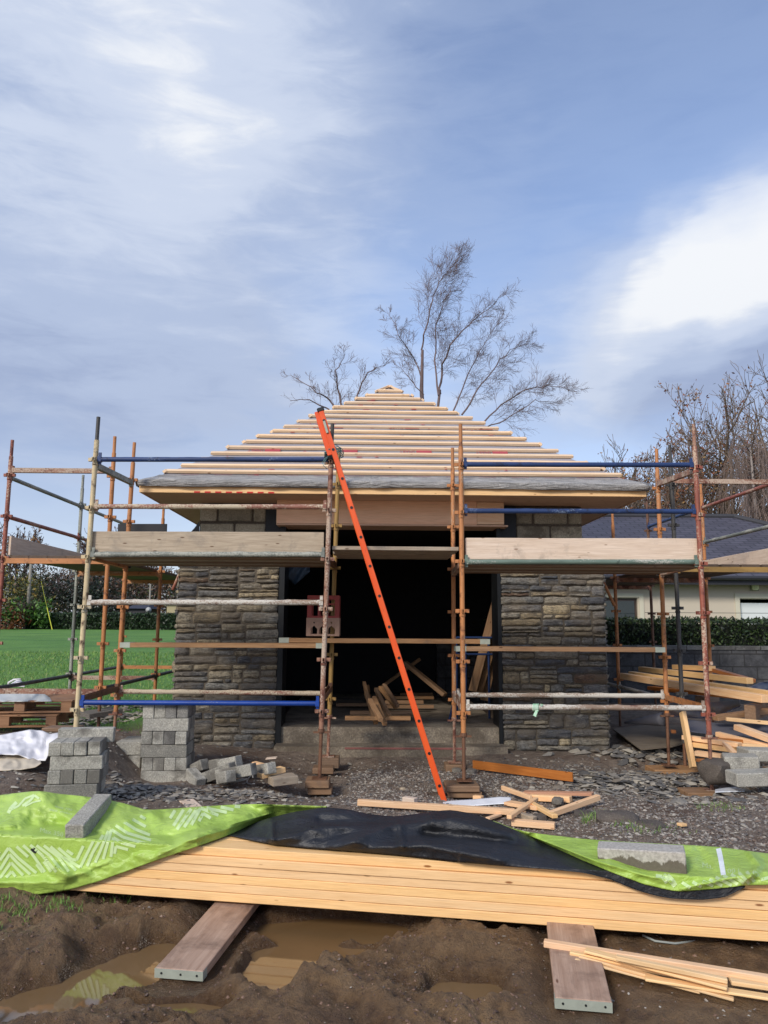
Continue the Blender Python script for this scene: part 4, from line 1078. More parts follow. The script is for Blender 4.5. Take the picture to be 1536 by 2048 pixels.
sheet('green_face', gtopR, ghemR, 985, 1660, 4, 36, GREEN, .02, 9.4, folds=fl3, backoff=.53)
def on_tarp(px, py, off=.003):
    d = ray(px, py).normalized(); best = None
    for b in TBV:
        h = b.ray_cast(EYE, d)
        if h[0] is not None and (best is None or h[3] < best): best = h[3]
    if best is None: return None
    return EYE + d * (best - off)
def decal(quads, mat, name, sub=6):
    mb = MB()
    for q in quads:
        q = [Vector((p[0], p[1])) for p in q]
        for i in range(sub):
            r = []
            for t in (i / sub, (i + 1) / sub):
                r.append((q[0].lerp(q[3], t), q[1].lerp(q[2], t)))
            pts = [r[0][0], r[0][1], r[1][1], r[1][0]]; ps = [on_tarp(p.x, p.y) for p in pts]
            if all(p is not None for p in ps) and max((ps[0] - p).length for p in ps) < .14: mb.poly(ps)
    return mb.build(name, mat, TAR)
def strip(pts, w_):
    out = []
    for a, b in zip(pts, pts[1:]):
        a = Vector(a); b = Vector(b); d = (b - a); L = d.length
        if L < 1e-6: continue
        m = Vector((-d.y, d.x)) / L * w_ / 2; k = max(1, int(L / 14))
        for i in range(k):
            p, q = a.lerp(b, i / k), a.lerp(b, (i + 1) / k); out.append((p + m, p - m, q - m, q + m))
    return out
ZA_ = lambda pts: [(x / 4.8, 1570 + y / 4.8) for x, y in pts]
chev = [[(-60, 740), (-5, 640)], [(0, 722), (82, 605), (175, 700), (350, 845)], [(0, 815), (92, 665), (160, 740), (290, 858)], [(0, 892), (105, 745), (222, 868)], [(60, 888), (112, 830), (150, 878)],
        [(158, 590), (270, 690)], [(222, 578), (300, 650), (430, 835)], [(290, 575), (400, 670), (540, 835)], [(350, 580), (480, 680), (600, 835)], [(420, 580), (560, 690), (660, 830)], [(350, 760), (410, 838)], [(420, 735), (490, 832)],
        [(485, 592), (600, 690), (730, 820)], [(560, 605), (690, 715), (735, 720), (800, 585)], [(640, 628), (700, 668)], [(600, 690), (770, 790), (900, 530)],
        [(835, 780), (890, 650), (990, 480)], [(912, 745), (960, 640), (1040, 440)], [(990, 712), (1070, 428), (1180, 500), (1390, 560)], [(1065, 690), (1088, 505), (1180, 560), (1300, 590)], [(1100, 660), (1112, 590), (1230, 620)],
        [(1110, 388), (1220, 460), (1450, 530)], [(1190, 355), (1300, 425), (1440, 480)], [(1270, 328), (1400, 400)], [(1345, 295), (1395, 325)]]
q = []
for c in chev: q += strip(ZA_(c), 6.0)
ZB_ = lambda pts: [(x / 2.954, 1540 + y / 2.954) for x, y in pts]
for c in [[(1005, 285), (1040, 228)], [(1025, 330), (1090, 225)], [(1045, 352), (1135, 222)], [(1088, 338), (1175, 212)], [(1130, 325), (1185, 225), (1235, 245), (1290, 268)], [(1175, 303), (1200, 256), (1245, 285)], [(1190, 213), (1250, 232), (1340, 250)], [(1255, 207), (1380, 236)], [(1320, 205), (1420, 218)]]:
    q += strip(ZB_(c), 6.4)
ZC_ = lambda pts: [(1140 + x / 3.879, 1660 + y / 3.879) for x, y in pts]
for c in [[(665, 355), (715, 360), (750, 412)], [(730, 342), (775, 395), (812, 440)], [(760, 345), (800, 390), (822, 430)], [(868, 405), (935, 450)], [(950, 402), (1020, 442)], [(1030, 397), (1110, 436)], [(1080, 382), (1180, 432)], [(1130, 366), (1255, 430)], [(1190, 352), (1312, 428)], [(1250, 342), (1350, 412)], [(1310, 330), (1392, 418)], [(1370, 320), (1430, 402)], [(1420, 320), (1462, 355)], [(1480, 385), (1560, 365)]]:
    q += strip(ZC_(c), 6.6)
# swooping logo strokes on the hump
for c, w_ in ([[(78, 270), (110, 215), (160, 165)], 7], [[(110, 235), (180, 200), (240, 130), (330, 95)], 4], [[(215, 200), (290, 150), (330, 100), (375, 130)], 5], [[(240, 205), (320, 165), (390, 150)], 3]):
    q += strip(ZA_(c), w_)
decal(q, PRINTW, 'chevron_print')
def decal_text(txt, o, ex, ey, name):
    vs_, fs_ = text_mesh(txt); mb = MB(); ok = True
    for (u, v_) in vs_:
        px = o[0] + ex[0] * u + ey[0] * v_; py = o[1] + ex[1] * u + ey[1] * v_; p = on_tarp(px, py, .004)
        if p is None: return
        mb.v.append(tuple(p))
    mb.f = fs_; mb.build(name, PRINTW, TAR)
decal_text('Max 350', (80, 1664), (46, 10), (1, -9), 'lettering')
decal_text('www.', (98, 1621), (18, 4), (1, -4), 'lettering')
decal_text('product', (120, 1625), (24, 6), (1, -4), 'lettering')
decal_text('max 100', (110, 1614), (34, 8), (1, -4), 'lettering')
decal_text('Ma.', (1405, 1735), (21, 3), (0, -10), 'lettering')
decal_text('00 l', (1455, 1746), (23, 0), (0, -9), 'lettering')
decal(strip([(1436, 1693), (1441, 1715), (1447, 1750)], 10), m_plain('white_tape', lin(232, 236, 236), .4, 0, .04), 'white_tape')
mbk = decal(strip([(63, 1697), (73, 1704)], 9), BLACKP, 'torn_hole')
# strap and blocks on the tarp
def cblock(a, b, w_, h_, label, group, mat=CONC, up=(0, 0, 1), **kw):
    return tag(beam('concrete_block', a, b, w_, h_, mat, up=up, bev=.005, cuts=6, jit=.004, **kw), label, 'concrete block', group)
a = P(149, 1668, 4.80); b = P(206, 1604, 5.26)
cblock(a, b, .112, .108, 'long grey concrete block lying on the hump of the green sheet at the left', 'blocks weighing down the sheet')
hw = (STOP + .07)
a = G(1197, 1712, hw); b = G(1371, 1722, hw); a.y = 4.33; b.y = 4.20; a = P(1197, 1712, 4.36); b = P(1371, 1722, 4.22)
cblock(a, b, .15, .12, 'half wet concrete block weighing down the green sheet at the right', 'blocks weighing down the sheet', HALFWET)

# ------------------------------------------------------------------ block stacks
ORD = ['first', 'second', 'third', 'fourth', 'fifth', 'sixth']
LAY = ['first', 'second', 'third', 'fourth', 'fifth', 'sixth', 'seventh']
def stack(x0, ytop_px, ybot_px, Y, wpx, layers, where, rot=0.0, top=None, cnt=4, lenm=None, flip=0):
    zt = P(x0, ytop_px, Y).z; zb_ = P(x0, ybot_px, Y).z; h = (zt - zb_) / layers
    X0 = P(x0, (ytop_px + ybot_px) / 2, Y).x; X1 = P(x0 + wpx, (ytop_px + ybot_px) / 2, Y).x; L = lenm or (X1 - X0); w_ = (X1 - X0) / cnt
    Rm = Matrix.Translation((X0, Y, 0)) @ Matrix.Rotation(rot, 4, 'Z'); rr = random.Random(int(x0))
    for k in range(layers):
        zc = zb_ + (k + .5) * h; lay = k - layers  # from top
        ends = (layers - 1 - k + flip) % 2 == 0
        ox, oy = rr.uniform(-.012, .012), rr.uniform(-.01, .01)
        for i in range(cnt):
            j = rr.uniform(-.008, .008)
            c = (i + .5) * w_
            if ends: a, b = Vector((c + ox, oy + j, zc)), Vector((c + ox, L + oy + j, zc))
            else: a, b = Vector((ox + j, c * L / (cnt * w_) + oy, zc)), Vector((cnt * w_ + ox + j, c * L / (cnt * w_) + oy, zc))
            lab = '%s block %s, %s layer up, in %s' % (ORD[i], 'from the left' if ends else 'from the front', LAY[k], where)
            wm = (w_ - .004) if ends else (L / cnt - .004)
            cblock(Rm @ a, Rm @ b, wm, h - .003, lab, 'blocks of ' + where, rr.choice([CONC, CONC, CONCD]) if Y > 7 else CONC)
stack(93, 1485, 1628, 6.1, 102, 5, 'the near left stack', rot=.16)
a = P(118, 1470, 6.42); b = P(229, 1469, 6.50)
cblock(a, b, .11, .108, 'single block lying crosswise on top of the near left stack', 'blocks of the near left stack')
stack(283, 1411, 1569, 7.62, 91, 6, 'the tall stack', rot=.05)
stack(229, 1484, 1566, 7.75, 50, 3, 'the low middle stack', rot=.05, cnt=2, lenm=.42, flip=1)
# fallen blocks
for (x0, y0, x1, y1, Y, lab, m_) in ((424, 1533, 478, 1522, 7.6, 'fallen block on top of the heap beside the tall stack', CONC), (437, 1550, 508, 1538, 7.3, 'broad fallen block at the right of the heap', CONC), (410, 1556, 466, 1535, 7.4, 'dark fallen block leaning across the heap', CONCD),
                                 (380, 1545, 402, 1568, 7.45, 'short dark block end at the left of the heap', CONCD), (426, 1530, 446, 1527, 7.8, 'small block piece behind the heap', CONC), (372, 1548, 410, 1528, 7.7, 'damp block tilted at the back of the heap', CONCD), (442, 1556, 462, 1552, 7.2, 'pale block fragment in front of the heap', CONC),
                                 (515, 1541, 544, 1536, 7.4, 'grey block piece under the timber offcut', CONC)):
    a = P(x0, y0, Y + .08); b = P(x1, y1, Y - .08); cblock(a, b, .10, .10, lab, 'fallen blocks in a heap')
tag(beam('offcut', P(519, 1552, 7.35), P(566, 1538, 7.5), .10, .045, PINE), 'short pine offcut lying on a block piece', 'offcut', 'timber offcuts')
tag(beam('offcut', P(507, 1526, 7.7), P(548, 1537, 7.6), .07, .03, PINE2), 'thin pine offcut behind the short one on the block piece', 'offcut', 'timber offcuts')
tag(beam('offcut', P(540, 1562, 7.3), P(590, 1556, 7.4), .18, .07, OLDW), 'broad old board end right of the fallen blocks', 'offcut', 'timber offcuts')
tag(beam('offcut', P(532, 1517, 8.0), P(554, 1515, 8.0), .10, .01, PALEB), 'triangular pale scrap before the left pillar', 'offcut', 'timber offcuts')
def pieces(name, polys, mat, label, cat, thick=.012, **kw):
    for k, (pts, Y) in enumerate(polys):
        pass
# pale board piece behind the tarp
tag(beam('offcut', GT(372, 1600), GT(392, 1618), .12, .012, PALEB), 'pale flat scrap of board behind the green sheet', 'offcut', 'timber offcuts')

# ------------------------------------------------------------------ ladder, seen edge on
YLd = 7.28; LW = .050; LAD = thing('ladder', 'orange fibreglass ladder leaning left against the rusty scaffold post, seen edge on', 'ladder', P(888, 1606, YLd))
n = NT('orange_fibreglass'); v = n.coord('Object'); a_ = n.noise(n.coord('Object', (.5, 4, 4)), 5, 6, .6)
lo = n.ramp(n.n('SeparateXYZ', i_0=n.coord('Object', rnd=False)).outputs[0], [(0, 0.0), (1, 1.0)])
col = n.mix(n.ramp(a_, [(.3, 0.0), (.7, 1.0)]), lin(226, 82, 30), lin(238, 98, 42)); col = n.mix(n.ramp(n.noise(n.coord('Object', (.8, 6, 6)), 9, 7, .75), [(.64, 0.0), (.7, .8)]), col, lin(150, 60, 40))
ORNG = n.done(col, .4, n.bump(a_, .2, .003))
La, Lb = P(890, 1607, YLd), P(642, 822, YLd); la_d = (Lb - La).normalized()
side_n = Vector((la_d.z, 0, -la_d.x)).normalized()
for yy, nm in ((0, 'stile'), (.36, 'stile')):
    o = beam('stile', La + Vector((0, yy, 0)), Lb + Vector((0, yy, 0)), .026, LW, ORNG, LAD, up=side_n, bev=.004)
for k, (hx, hy) in enumerate([(726, 1073), (744, 1131), (762, 1191), (781, 1253), (800, 1315), (819, 1378), (839, 1441), (859, 1506), (879, 1571)]):
    c = P(hx, hy, YLd); t = (c - La).dot(la_d); c = La + la_d * t
    r_ = tube('rung', c + Vector((0, -.012, 0)), c + Vector((0, .37, 0)), .016, GALV, LAD)
    mb = MB(); mb.tube([c + Vector((0, -.017, 0)), c + Vector((0, -.0135, 0))], .014, 12); adopt(mb.build('rung_socket', BLACKP), r_)
for k in range(4):
    c = P(708 - k * 18.2, 1014 - k * 58, YLd); t = (c - La).dot(la_d); c = La + la_d * t
    r_ = tube('rung', c + Vector((0, -.012, 0)), c + Vector((0, .37, 0)), .016, GALV, LAD)
    mb = MB(); mb.tube([c + Vector((0, -.017, 0)), c + Vector((0, -.0135, 0))], .014, 12); adopt(mb.build('rung_socket', BLACKP), r_)
# upper section sliding on the first one
fa_, fb_ = P(672, 905, YLd), P(645, 818, YLd)
for yy in (.04, .32):
    beam('upper_stile', fa_ + Vector((0, yy, 0)) - side_n * .06, fb_ + Vector((0, yy, 0)) - side_n * .06, .024, .05, ORNG, LAD, up=side_n)
for yy in (0, .36):
    c = Lb + Vector((0, yy, 0)); o = beam('end_cap', c - la_d * .01, c + la_d * .035, .038, .07, BLACKP, LAD, up=side_n, bev=.01)
o = beam('bracket', P(648, 842, YLd - .022), P(655, 866, YLd - .022), .012, .024, GALV, LAD, up=side_n)
# twine lashing round the top of the rusty post
TW = m_plain('green_twine', lin(108, 150, 150), .9, 0, .3)
mb = MB(); c = P(668, 905, 7.47); rt = random.Random(4)
for k in range(7):
    pts = []
    r0, r1 = rt.uniform(.06, .10), rt.uniform(.13, .20); ph = rt.uniform(0, 6); dz = rt.uniform(-.03, .03)
    for i in range(25):
        an = i / 24 * 2 * math.pi; pts.append(c + Vector((r0 * math.cos(an), r1 * math.sin(an), dz + .02 * math.sin(an * 2 + ph))))
    mb.tube(pts, .0035, 5)
for (x0, y0, x1, y1) in ((660, 910, 645, 925), (645, 925, 655, 938), (655, 915, 650, 930)):
    mb.tube([P(x0, y0, 7.42), P((x0 + x1) / 2 - 3, (y0 + y1) / 2, 7.40), P(x1, y1, 7.42)], .0035, 5)
tag(mb.build('twine', TW, None, True), 'pale green twine lashing the ladder to the top of the rusty post', 'twine')
mb = MB(); c = P(661, 913, 7.56); mb.box(c.x - .06, c.y - .03, c.z - .03, c.x + .07, c.y + .03, c.z + .035); o = mb.build('clamp', DARKST); adopt(o, SL_)
# ribbon on the right lower tube
n = NT('striped_ribbon'); wv_ = n.n('TexWave', wave_type='BANDS', bands_direction='X'); n.set(wv_.inputs['Vector'], n.coord('Object', rnd=False)); wv_.inputs['Scale'].default_value = 26; wv_.inputs['Distortion'].default_value = 2
n.done(n.mix(n.ramp(wv_.outputs['Fac'], [(.45, 0.0), (.55, 1.0)]), lin(226, 236, 226), lin(90, 186, 116)), .5)
RIB = n.m; mb = MB(); c = P(1076, 1415, 7.6)
for k in range(5):
    dx = (k - 2) * .012; mb.tube([c + Vector((dx - .02, 0, 0)) + Vector((.012 * math.sin(a_), .032 * math.sin(a_), .034 * math.cos(a_))) for a_ in [i / 14 * 6.3 for i in range(15)]], .0055, 5)
mb.quad(c + Vector((-.03, -.03, -.02)), c + Vector((-.005, -.035, -.02)), c + Vector((-.03, -.04, -.085)), c + Vector((-.058, -.035, -.07)))
mb.quad(c + Vector((.03, -.03, .01)), c + Vector((.01, -.035, .02)), c + Vector((.015, -.04, .04)), c + Vector((.045, -.035, .035)))
tag(mb.build('ribbon', RIB, None, True), 'green and white striped ribbon tied round the crusted tube at the right', 'ribbon')

# ------------------------------------------------------------------ crates on the mid plank
def crate(x0, x1, yt, yb, Y, mat, label, style):
    a = P(x0, yb, Y); b = P(x1, yt, Y); w_ = b.x - a.x; h = b.z - a.z; d = .30
    root = thing('crate', label, 'crate', (a.x + w_ / 2, Y + d / 2, a.z), 'crates on the doorway plank')
    M0 = Matrix.Translation((a.x, Y, a.z))
    mb = MB(); t = .018
    for cx_ in (0, w_ - .05):
        for cy_ in (0, d - .05): mb.box(cx_, cy_, 0, cx_ + .05, cy_ + .05, h, M0)
    mb.build('corner_post', mat, root)
    for z0, hh in ((0.0, .022), (h - .045, .045)):
        mb = MB(); mb.box(.05, 0.002, z0, w_ - .05, t, z0 + hh, M0); mb.box(.05, d - t, z0, w_ - .05, d - .002, z0 + hh, M0); mb.box(0.002, .05, z0, t, d - .05, z0 + hh, M0); mb.box(w_ - t, .05, z0, w_ - .002, d - .05, z0 + hh, M0); mb.build('rim', mat, root)
    mb = MB()
    for f in (.36, .62):
        mb.box(w_ * f - .01, .004, .022, w_ * f + .01, t, h - .045, M0); mb.box(w_ * f - .01, d - t, .022, w_ * f + .01, d - .004, h - .045, M0)
    if style:
        zc = h * .56
        for (u0, u1) in ((.05, w_ * .36 - .01), (w_ * .36 + .01, w_ * .62 - .01), (w_ * .62 + .01, w_ - .05)):
            um = (u0 + u1) / 2
            for s_, e_ in ((u0, um), (u1, um)):
                pts = [Vector((s_, .006, zc - .035)), Vector((e_, .006, zc + .005)), Vector((e_, .006, zc + .02)), Vector((e_ + (s_ - e_) * .35, .006, zc + .045)), Vector((e_ + (s_ - e_) * .35, .006, h - .044)), Vector((s_, .006, h - .044))]
                n0 = len(mb.v); 
                for yy in (.006, .016): mb.v += [tuple(M0 @ Vector((p.x, yy, p.z))) for p in pts]
                L_ = len(pts); mb.f.append(tuple(range(n0, n0 + L_))); mb.f.append(tuple(range(n0 + 2 * L_ - 1, n0 + L_ - 1, -1)))
                for i in range(L_): mb.f.append((n0 + i, n0 + (i + 1) % L_, n0 + L_ + (i + 1) % L_, n0 + L_ + i))
    else:
        mb.box(.05, .006, h * .58, w_ - .05, .016, h * .64, M0)
    mb.build('lattice', mat, root)
    return root
CR1 = m_plain('red_plastic', lin(150, 62, 56), .7, 0, .35, 9); CR2 = m_plain('dusty_pink_plastic', lin(170, 136, 116), .8, 0, .35, 9)
crate(612, 679, 1236, 1272, 8.68, CR2, 'dusty pinkish crate with arched openings standing on the doorway plank', True)
crate(614, 679, 1191, 1235.5, 8.68, CR1, 'red plastic crate stacked on the dusty one', False)

# ------------------------------------------------------------------ inside the pavilion
def brd(name, a, b, w_, t, mat, label, cat, group=None, **kw):
    return tag(beam(name, a, b, w_, t, mat, **kw), label, cat, group)
ri = random.Random(31)
def floorp(px, py): return G(px, py, ZF)
pl = [((672, 1409), (790, 1411), 'lying left'), ((700, 1425), (826, 1424), ''), ((690, 1436), (820, 1434), ''), ((800, 1388), (866, 1389), ''), ((770, 1395), (868, 1396), ''), ((770, 1404), (846, 1403), ''), ((770, 1413), (868, 1414), '')]
for k, (a, b, _) in enumerate(pl):
    z = ZF + .05 + (k % 3) * .05; A_ = G(a[0], a[1], z); B_ = G(b[0], b[1], z); B_.y = A_.y + .02
    brd('floor_timber', A_, B_, .09, .045, EDGEW, 'loose pine length in the pile on the pavilion floor', 'timber length', 'timbers on the pavilion floor')
for k, (x0, y0, x1, y1) in enumerate(((732, 1385, 752, 1446), (735, 1372, 740, 1412), (752, 1378, 778, 1432), (748, 1395, 770, 1448), (760, 1375, 792, 1415), (728, 1365, 738, 1405), (768, 1370, 795, 1412), (740, 1400, 762, 1440))):
    A_ = G(x1, y1, ZF + .08 + .02 * k); B_ = P(x0, y0, A_.y + .55)
    brd('fan_timber', A_, B_, .05, .045, EDGEW, 'pine length fanned out steeply on the floor pile', 'timber length', 'timbers fanned on the floor pile')
brd('brace_timber', P(757, 1378, 13.0), P(840, 1318, 13.3), .05, .05, EDGEW, 'thin timber sloping up to the right in the dark doorway', 'timber length')
brd('brace_timber', P(810, 1325, 12.6), P(890, 1390, 12.2), .11, .06, EDGEW, 'thicker timber sloping down to the right in the dark doorway', 'timber length')
for k, (x0, y0, x1, y1) in enumerate(((945, 1382, 1000, 1172), (957, 1384, 1012, 1190), (968, 1400, 1004, 1230))):
    brd('leaning_board', P(x0, y0, 10.9 + .1 * k), P(x1, y1, 10.6 + .1 * k), .11, .045, EDGEW, ['leftmost long board leaning inside the doorway behind the blue trestle', 'middle long board leaning inside the doorway', 'rightmost long board leaning inside the doorway'][k], 'leaning board', 'boards leaning inside the doorway', up=(0, 1, 0))
TR = thing('trestle', 'dark blue steel trestle standing inside the doorway by the right pillar', 'trestle', (P(960, 1390, 10.6).x, 10.6, ZF))
TB = m_plain('blue_painted_steel', lin(20, 48, 92), .5, 0, .3)
xL, xR = P(913, 1300, 10.4).x, P(990, 1300, 10.4).x; zt_ = P(950, 1275, 10.4).z
for i, X in enumerate((xL, xL + .16, xR, xR - .04)): tube('leg', (X, 10.4 + .3 * (i % 2), ZF), (X, 10.4 + .3 * (i % 2), zt_), .016, TB, TR)
for z in (zt_, zt_ - .22, ZF + .35): tube('rail', (xL, 10.4, z), (xR + .05, 10.4, z), .014, TB, TR)
tube('foot_brace', (xL - .12, 10.3, ZF), (xL, 10.4, ZF + .4), .014, TB, TR)
# blue sheet hanging at the top left of the doorway
mb = MB()
for i in range(9):
    for j in range(7):
        x = 572 + i * 6; y = 1128 + j * (7 - abs(i - 3) * .9) ; mb.v.append(tuple(P(x, y, 10.3 + .04 * math.sin(i * 1.3 + j))))
for i in range(8):
    for j in range(6): k = i * 7 + j; mb.f.append((k, k + 7, k + 8, k + 1))
o = mb.build('hanging_sheet', m_plain('dim_blue_sheet', lin(54, 70, 84), .5, 0, .3), None, True); tag(o, 'scrap of dull blue sheet hanging high in the dark doorway', 'plastic sheet'); o.modifiers.new('t', 'SOLIDIFY').thickness = .003

# ------------------------------------------------------------------ offcuts in front of the step
def onG(px, py, dz=.03):
    p = GT(px, py); q = p.copy(); q.z += dz; return q
def cut(x0, y0, x1, y1, w_, t, mat, label, dz=.03, dz2=None, name='offcut', cat='offcut', group='timber offcuts in front of the doorway', **kw):
    A_ = onG(x0, y0, 0); B_ = onG(x1, y1, 0); A_ = P(x0, y0, A_.y - dz * 2.5); B_ = P(x1, y1, B_.y - (dz2 if dz2 is not None else dz) * 2.5)
    A_.z = base_h(A_.x, A_.y) + dz; B_.z = base_h(B_.x, B_.y) + (dz2 if dz2 is not None else dz)
    return tag(beam(name, A_, B_, w_, t, mat, cuts=4, jit=.003, **kw), label, cat, group)
cut(715, 1612, 1030, 1628, .06, .045, PINE2, 'long straight fresh batten lying just behind the black sheet', .045)
cut(1024, 1646, 1110, 1652, .07, .045, PINE2, 'short thick offcut nearest the gravel strip', .03)
cut(1100, 1632, 1197, 1604, .045, .045, PINE2, 'offcut pointing up to the right end of the scrap heap', .04, .07)
cut(1005, 1583, 1062, 1603, .03, .04, PINE2, 'slanting offcut at the upper left of the scrap heap', .08, .05)
cut(1048, 1592, 1186, 1596, .09, .025, m_wood('pinkish_timber', lin(210, 158, 124), lin(186, 132, 100)), 'long pinkish board at the back of the scrap heap', .06)
cut(1060, 1600, 1142, 1604, .06, .05, PINE2, 'block-like offcut below the pinkish board', .04)
cut(1015, 1612, 1080, 1620, .10, .03, PINE2, 'wide offcut in the middle of the scrap heap', .04)
cut(1018, 1640, 1072, 1606, .04, .03, PINE2, 'offcut crossing the middle of the scrap heap', .09, .06)
cut(1060, 1612, 1110, 1636, .05, .03, PINE, 'offcut under the grey stone', .05)
cut(960, 1622, 1050, 1630, .07, .03, PINE, 'offcut lying behind the long fresh batten', .03)
cut(1030, 1630, 1070, 1640, .05, .04, OLDW, 'short brown offcut near the grey stone', .04)
cut(808, 1602, 832, 1606, .06, .04, PALEB, 'tiny wedge of wood behind the long batten', .03)
cut(948, 1598, 965, 1600, .05, .04, PINE2, 'small square offcut beside the wooden pad', .03)
cut(975, 1640, 1000, 1632, .04, .02, PINE2, 'splinter below the long batten end', .03)
cut(946, 1536, 1146, 1562, .02, .09, ORANGEW, 'orange-brown varnished plank lying on edge on the gravel', .07, name='plank', cat='plank', group=None, up=(0, 0, 1))
cut(1358, 1652, 1370, 1651, .05, .02, PINE, 'tiny square chip of wood alone on the gravel', .02)
WHITE = m_plain('white_film', lin(228, 230, 234), .45, 0, .06, 3, .3)
# loose stones between
def rock(name, px, py, s, mat, label, cat='stone', sz=.7, seed=0, dz=0, Y=None, group=None, sx=1.0):
    bm = bmesh.new(); bmesh.ops.create_icosphere(bm, subdivisions=3, radius=1)
    for v in bm.verts:
        q = v.co + Vector((seed * 3.1, seed, 0)); k = 1 + .28 * mnoise.noise(q * 1.2) + .12 * mnoise.noise(q * 3)
        c_ = v.co * k; c_ = Vector((max(-.82, min(.82, c_.x)), max(-.8, min(.85, c_.y)), max(-.75, min(.78, c_.z)))); c_ += v.co * .03 * mnoise.noise(q * 7)
        v.co = Vector((c_.x * s * sx, c_.y * s, c_.z * s * sz))
    me_ = bpy.data.meshes.new(name); bm.to_mesh(me_); bm.free()
    p = P(px, py, Y) if Y else GT(px, py); o = link(name, me_, mat, None, True); autosmooth(o, 35); o.location = p + Vector((0, 0, dz)); o.rotation_euler = (0, 0, seed * 1.3)
    return tag(o, label, cat, group)
ROCKM = m_concrete('grey_rock', lin(120, 114, 106), lin(150, 142, 130), scale=1.3); ROCKD = m_concrete('dark_rubble', lin(80, 72, 66), lin(110, 100, 90), scale=1.3)
rock('stone', 1116, 1612, .055, ROCKM, 'rounded grey stone lying on the scrap heap', seed=2, dz=.04)
rock('stone', 1078, 1640, .075, ROCKD, 'dark crumbly stone at the front of the scrap heap', seed=5, dz=.0)
rock('stone', 1235, 1640, .16, ROCKD, 'large mud-coloured lump of broken concrete right of the scrap wood', seed=7, dz=.0, sz=.5, sx=1.2)
rock('stone', 1170, 1630, .10, ROCKD, 'muddy lump beside the pointed offcut', seed=8, dz=-.01, sz=.5)
rock('stone', 1300, 1650, .12, ROCKD, 'smaller cracked muddy lump to the right of the large one', seed=9, dz=-.02, sz=.5)
rock('stone', 806, 1579, .035, m_plain('pale_stone', lin(176, 160, 136), .9), 'small pale pointed stone on the gravel left of the ladder', seed=4, dz=.0)
rock('stone', 913, 1546, .06, ROCKM, 'pointed grey stone behind the orange post foot', seed=12, dz=.02)
rock('stone', 943, 1548, .06, ROCKM, 'second grey stone right of the orange post foot', seed=14, dz=.02)
# laths on the right bearer
lz = .085
LATH = m_wood('raw_lath', lin(244, 208, 158), lin(226, 186, 132))
def lath(x0, y0, x1, y1, w_, t, z0, z1, label, m_=LATH):
    return tag(beam('lath', G(x0, y0, z0), G(x1, y1, z1), w_, t, m_, cuts=8, jit=.004), label, 'lath', 'laths lying over the right bearer')
lath(1088, 1886, 1560, 1962, .04, .030, .09, .06, 'longest squared lath crossing the right bearer', PINE2)
lath(1140, 1905, 1440, 1970, .03, .02, .08, .04, 'splintered lath at the front of the bundle on the bearer')
lath(1158, 1912, 1468, 1998, .028, .012, .075, .02, 'lowest thin lath of the bundle, reaching furthest forward')
lath(1170, 1900, 1455, 1975, .05, .012, .10, .06, 'broad flat lath in the middle of the bundle')
lath(1232, 1914, 1455, 1962, .03, .02, .115, .08, 'short squared lath on top of the bundle')
lath(1150, 1918, 1400, 1985, .02, .01, .07, .02, 'thin splinter along the front of the bundle')
lath(1290, 1955, 1560, 1998, .05, .012, .05, .03, 'flat lath running out of the frame at the right')
lath(1460, 1962, 1560, 1976, .06, .02, .05, .04, 'pale lath end at the right edge of the picture')
mb = MB(); mb.tube([G(1285, 1870, .03), G(1310, 1882, .02), G(1350, 1887, .02), G(1400, 1880, .02)], .006, 6)
tag(mb.build('plastic_strap', m_plain('grey_strap', lin(150, 156, 152), .5), None, True), 'thin grey plastic strap looping out under the pine stack', 'strap')
# strapping loops by the fallen blocks
mb = MB(); STR = m_plain('clear_strapping', lin(176, 174, 170), .4)
for (cx_, cy_, rx, ry, ph) in ((470, 1567, 26, 7, 0), (482, 1565, 24, 9, 1), (520, 1565, 26, 12, 2)):
    pts = []
    for i in range(24):
        an = i / 23 * 5.2 + ph; p = GT(cx_ + rx * math.cos(an), cy_ + ry * math.sin(an)); p.z += .035 + .03 * math.sin(an * 1.5); pts.append(p)
    mb.tube(pts, .006, 5)
o = mb.build('plastic_strap', STR, None, True); tag(o, 'tangle of clear plastic strapping on the ground below the fallen blocks', 'strap')

# ------------------------------------------------------------------ left: pallets, sheets
PAL = m_wood('pallet_wood', lin(168, 128, 96), lin(134, 98, 70), dirt=.2)
def pallet(x, y, z, rot, label):
    root = thing('pallet', label, 'pallet', (x, y, z), 'pallets on the lawn edge'); M0 = Matrix.Translation((x, y, z)) @ Matrix.Rotation(rot, 4, 'Z')
    for k in range(7):
        yy = -.5 + .05 + k * .15; a, b = M0 @ Vector((-.6, yy, .135)), M0 @ Vector((.6, yy, .135)); beam('deck_slat', a, b, .10, .018, PAL, root)
    for j, yy in enumerate((-.45, 0, .45)):
        a, b = M0 @ Vector((-.6, yy, .009)), M0 @ Vector((.6, yy, .009)); beam('base_slat', a, b, .10, .018, PAL, root)
        for xx in (-.53, 0, .53):
            a, b = M0 @ Vector((xx - .06, yy, .072)), M0 @ Vector((xx + .06, yy, .072)); beam('spacer_block', a, b, .09, .105, PAL, root)
    return root
pz = P(60, 1448, 9.6).z
pallet(P(20, 1440, 9.7).x, 9.9, pz - .02, .12, 'lower weathered pallet on the grass behind the white sheets')
pallet(P(46, 1420, 9.8).x, 10.0, pz + .135, .16, 'upper weathered pallet with crumpled plastic on it')
SHW = m_plain('crumpled_white_sheet', lin(224, 222, 224), .5, 0, .05, 2, .4)
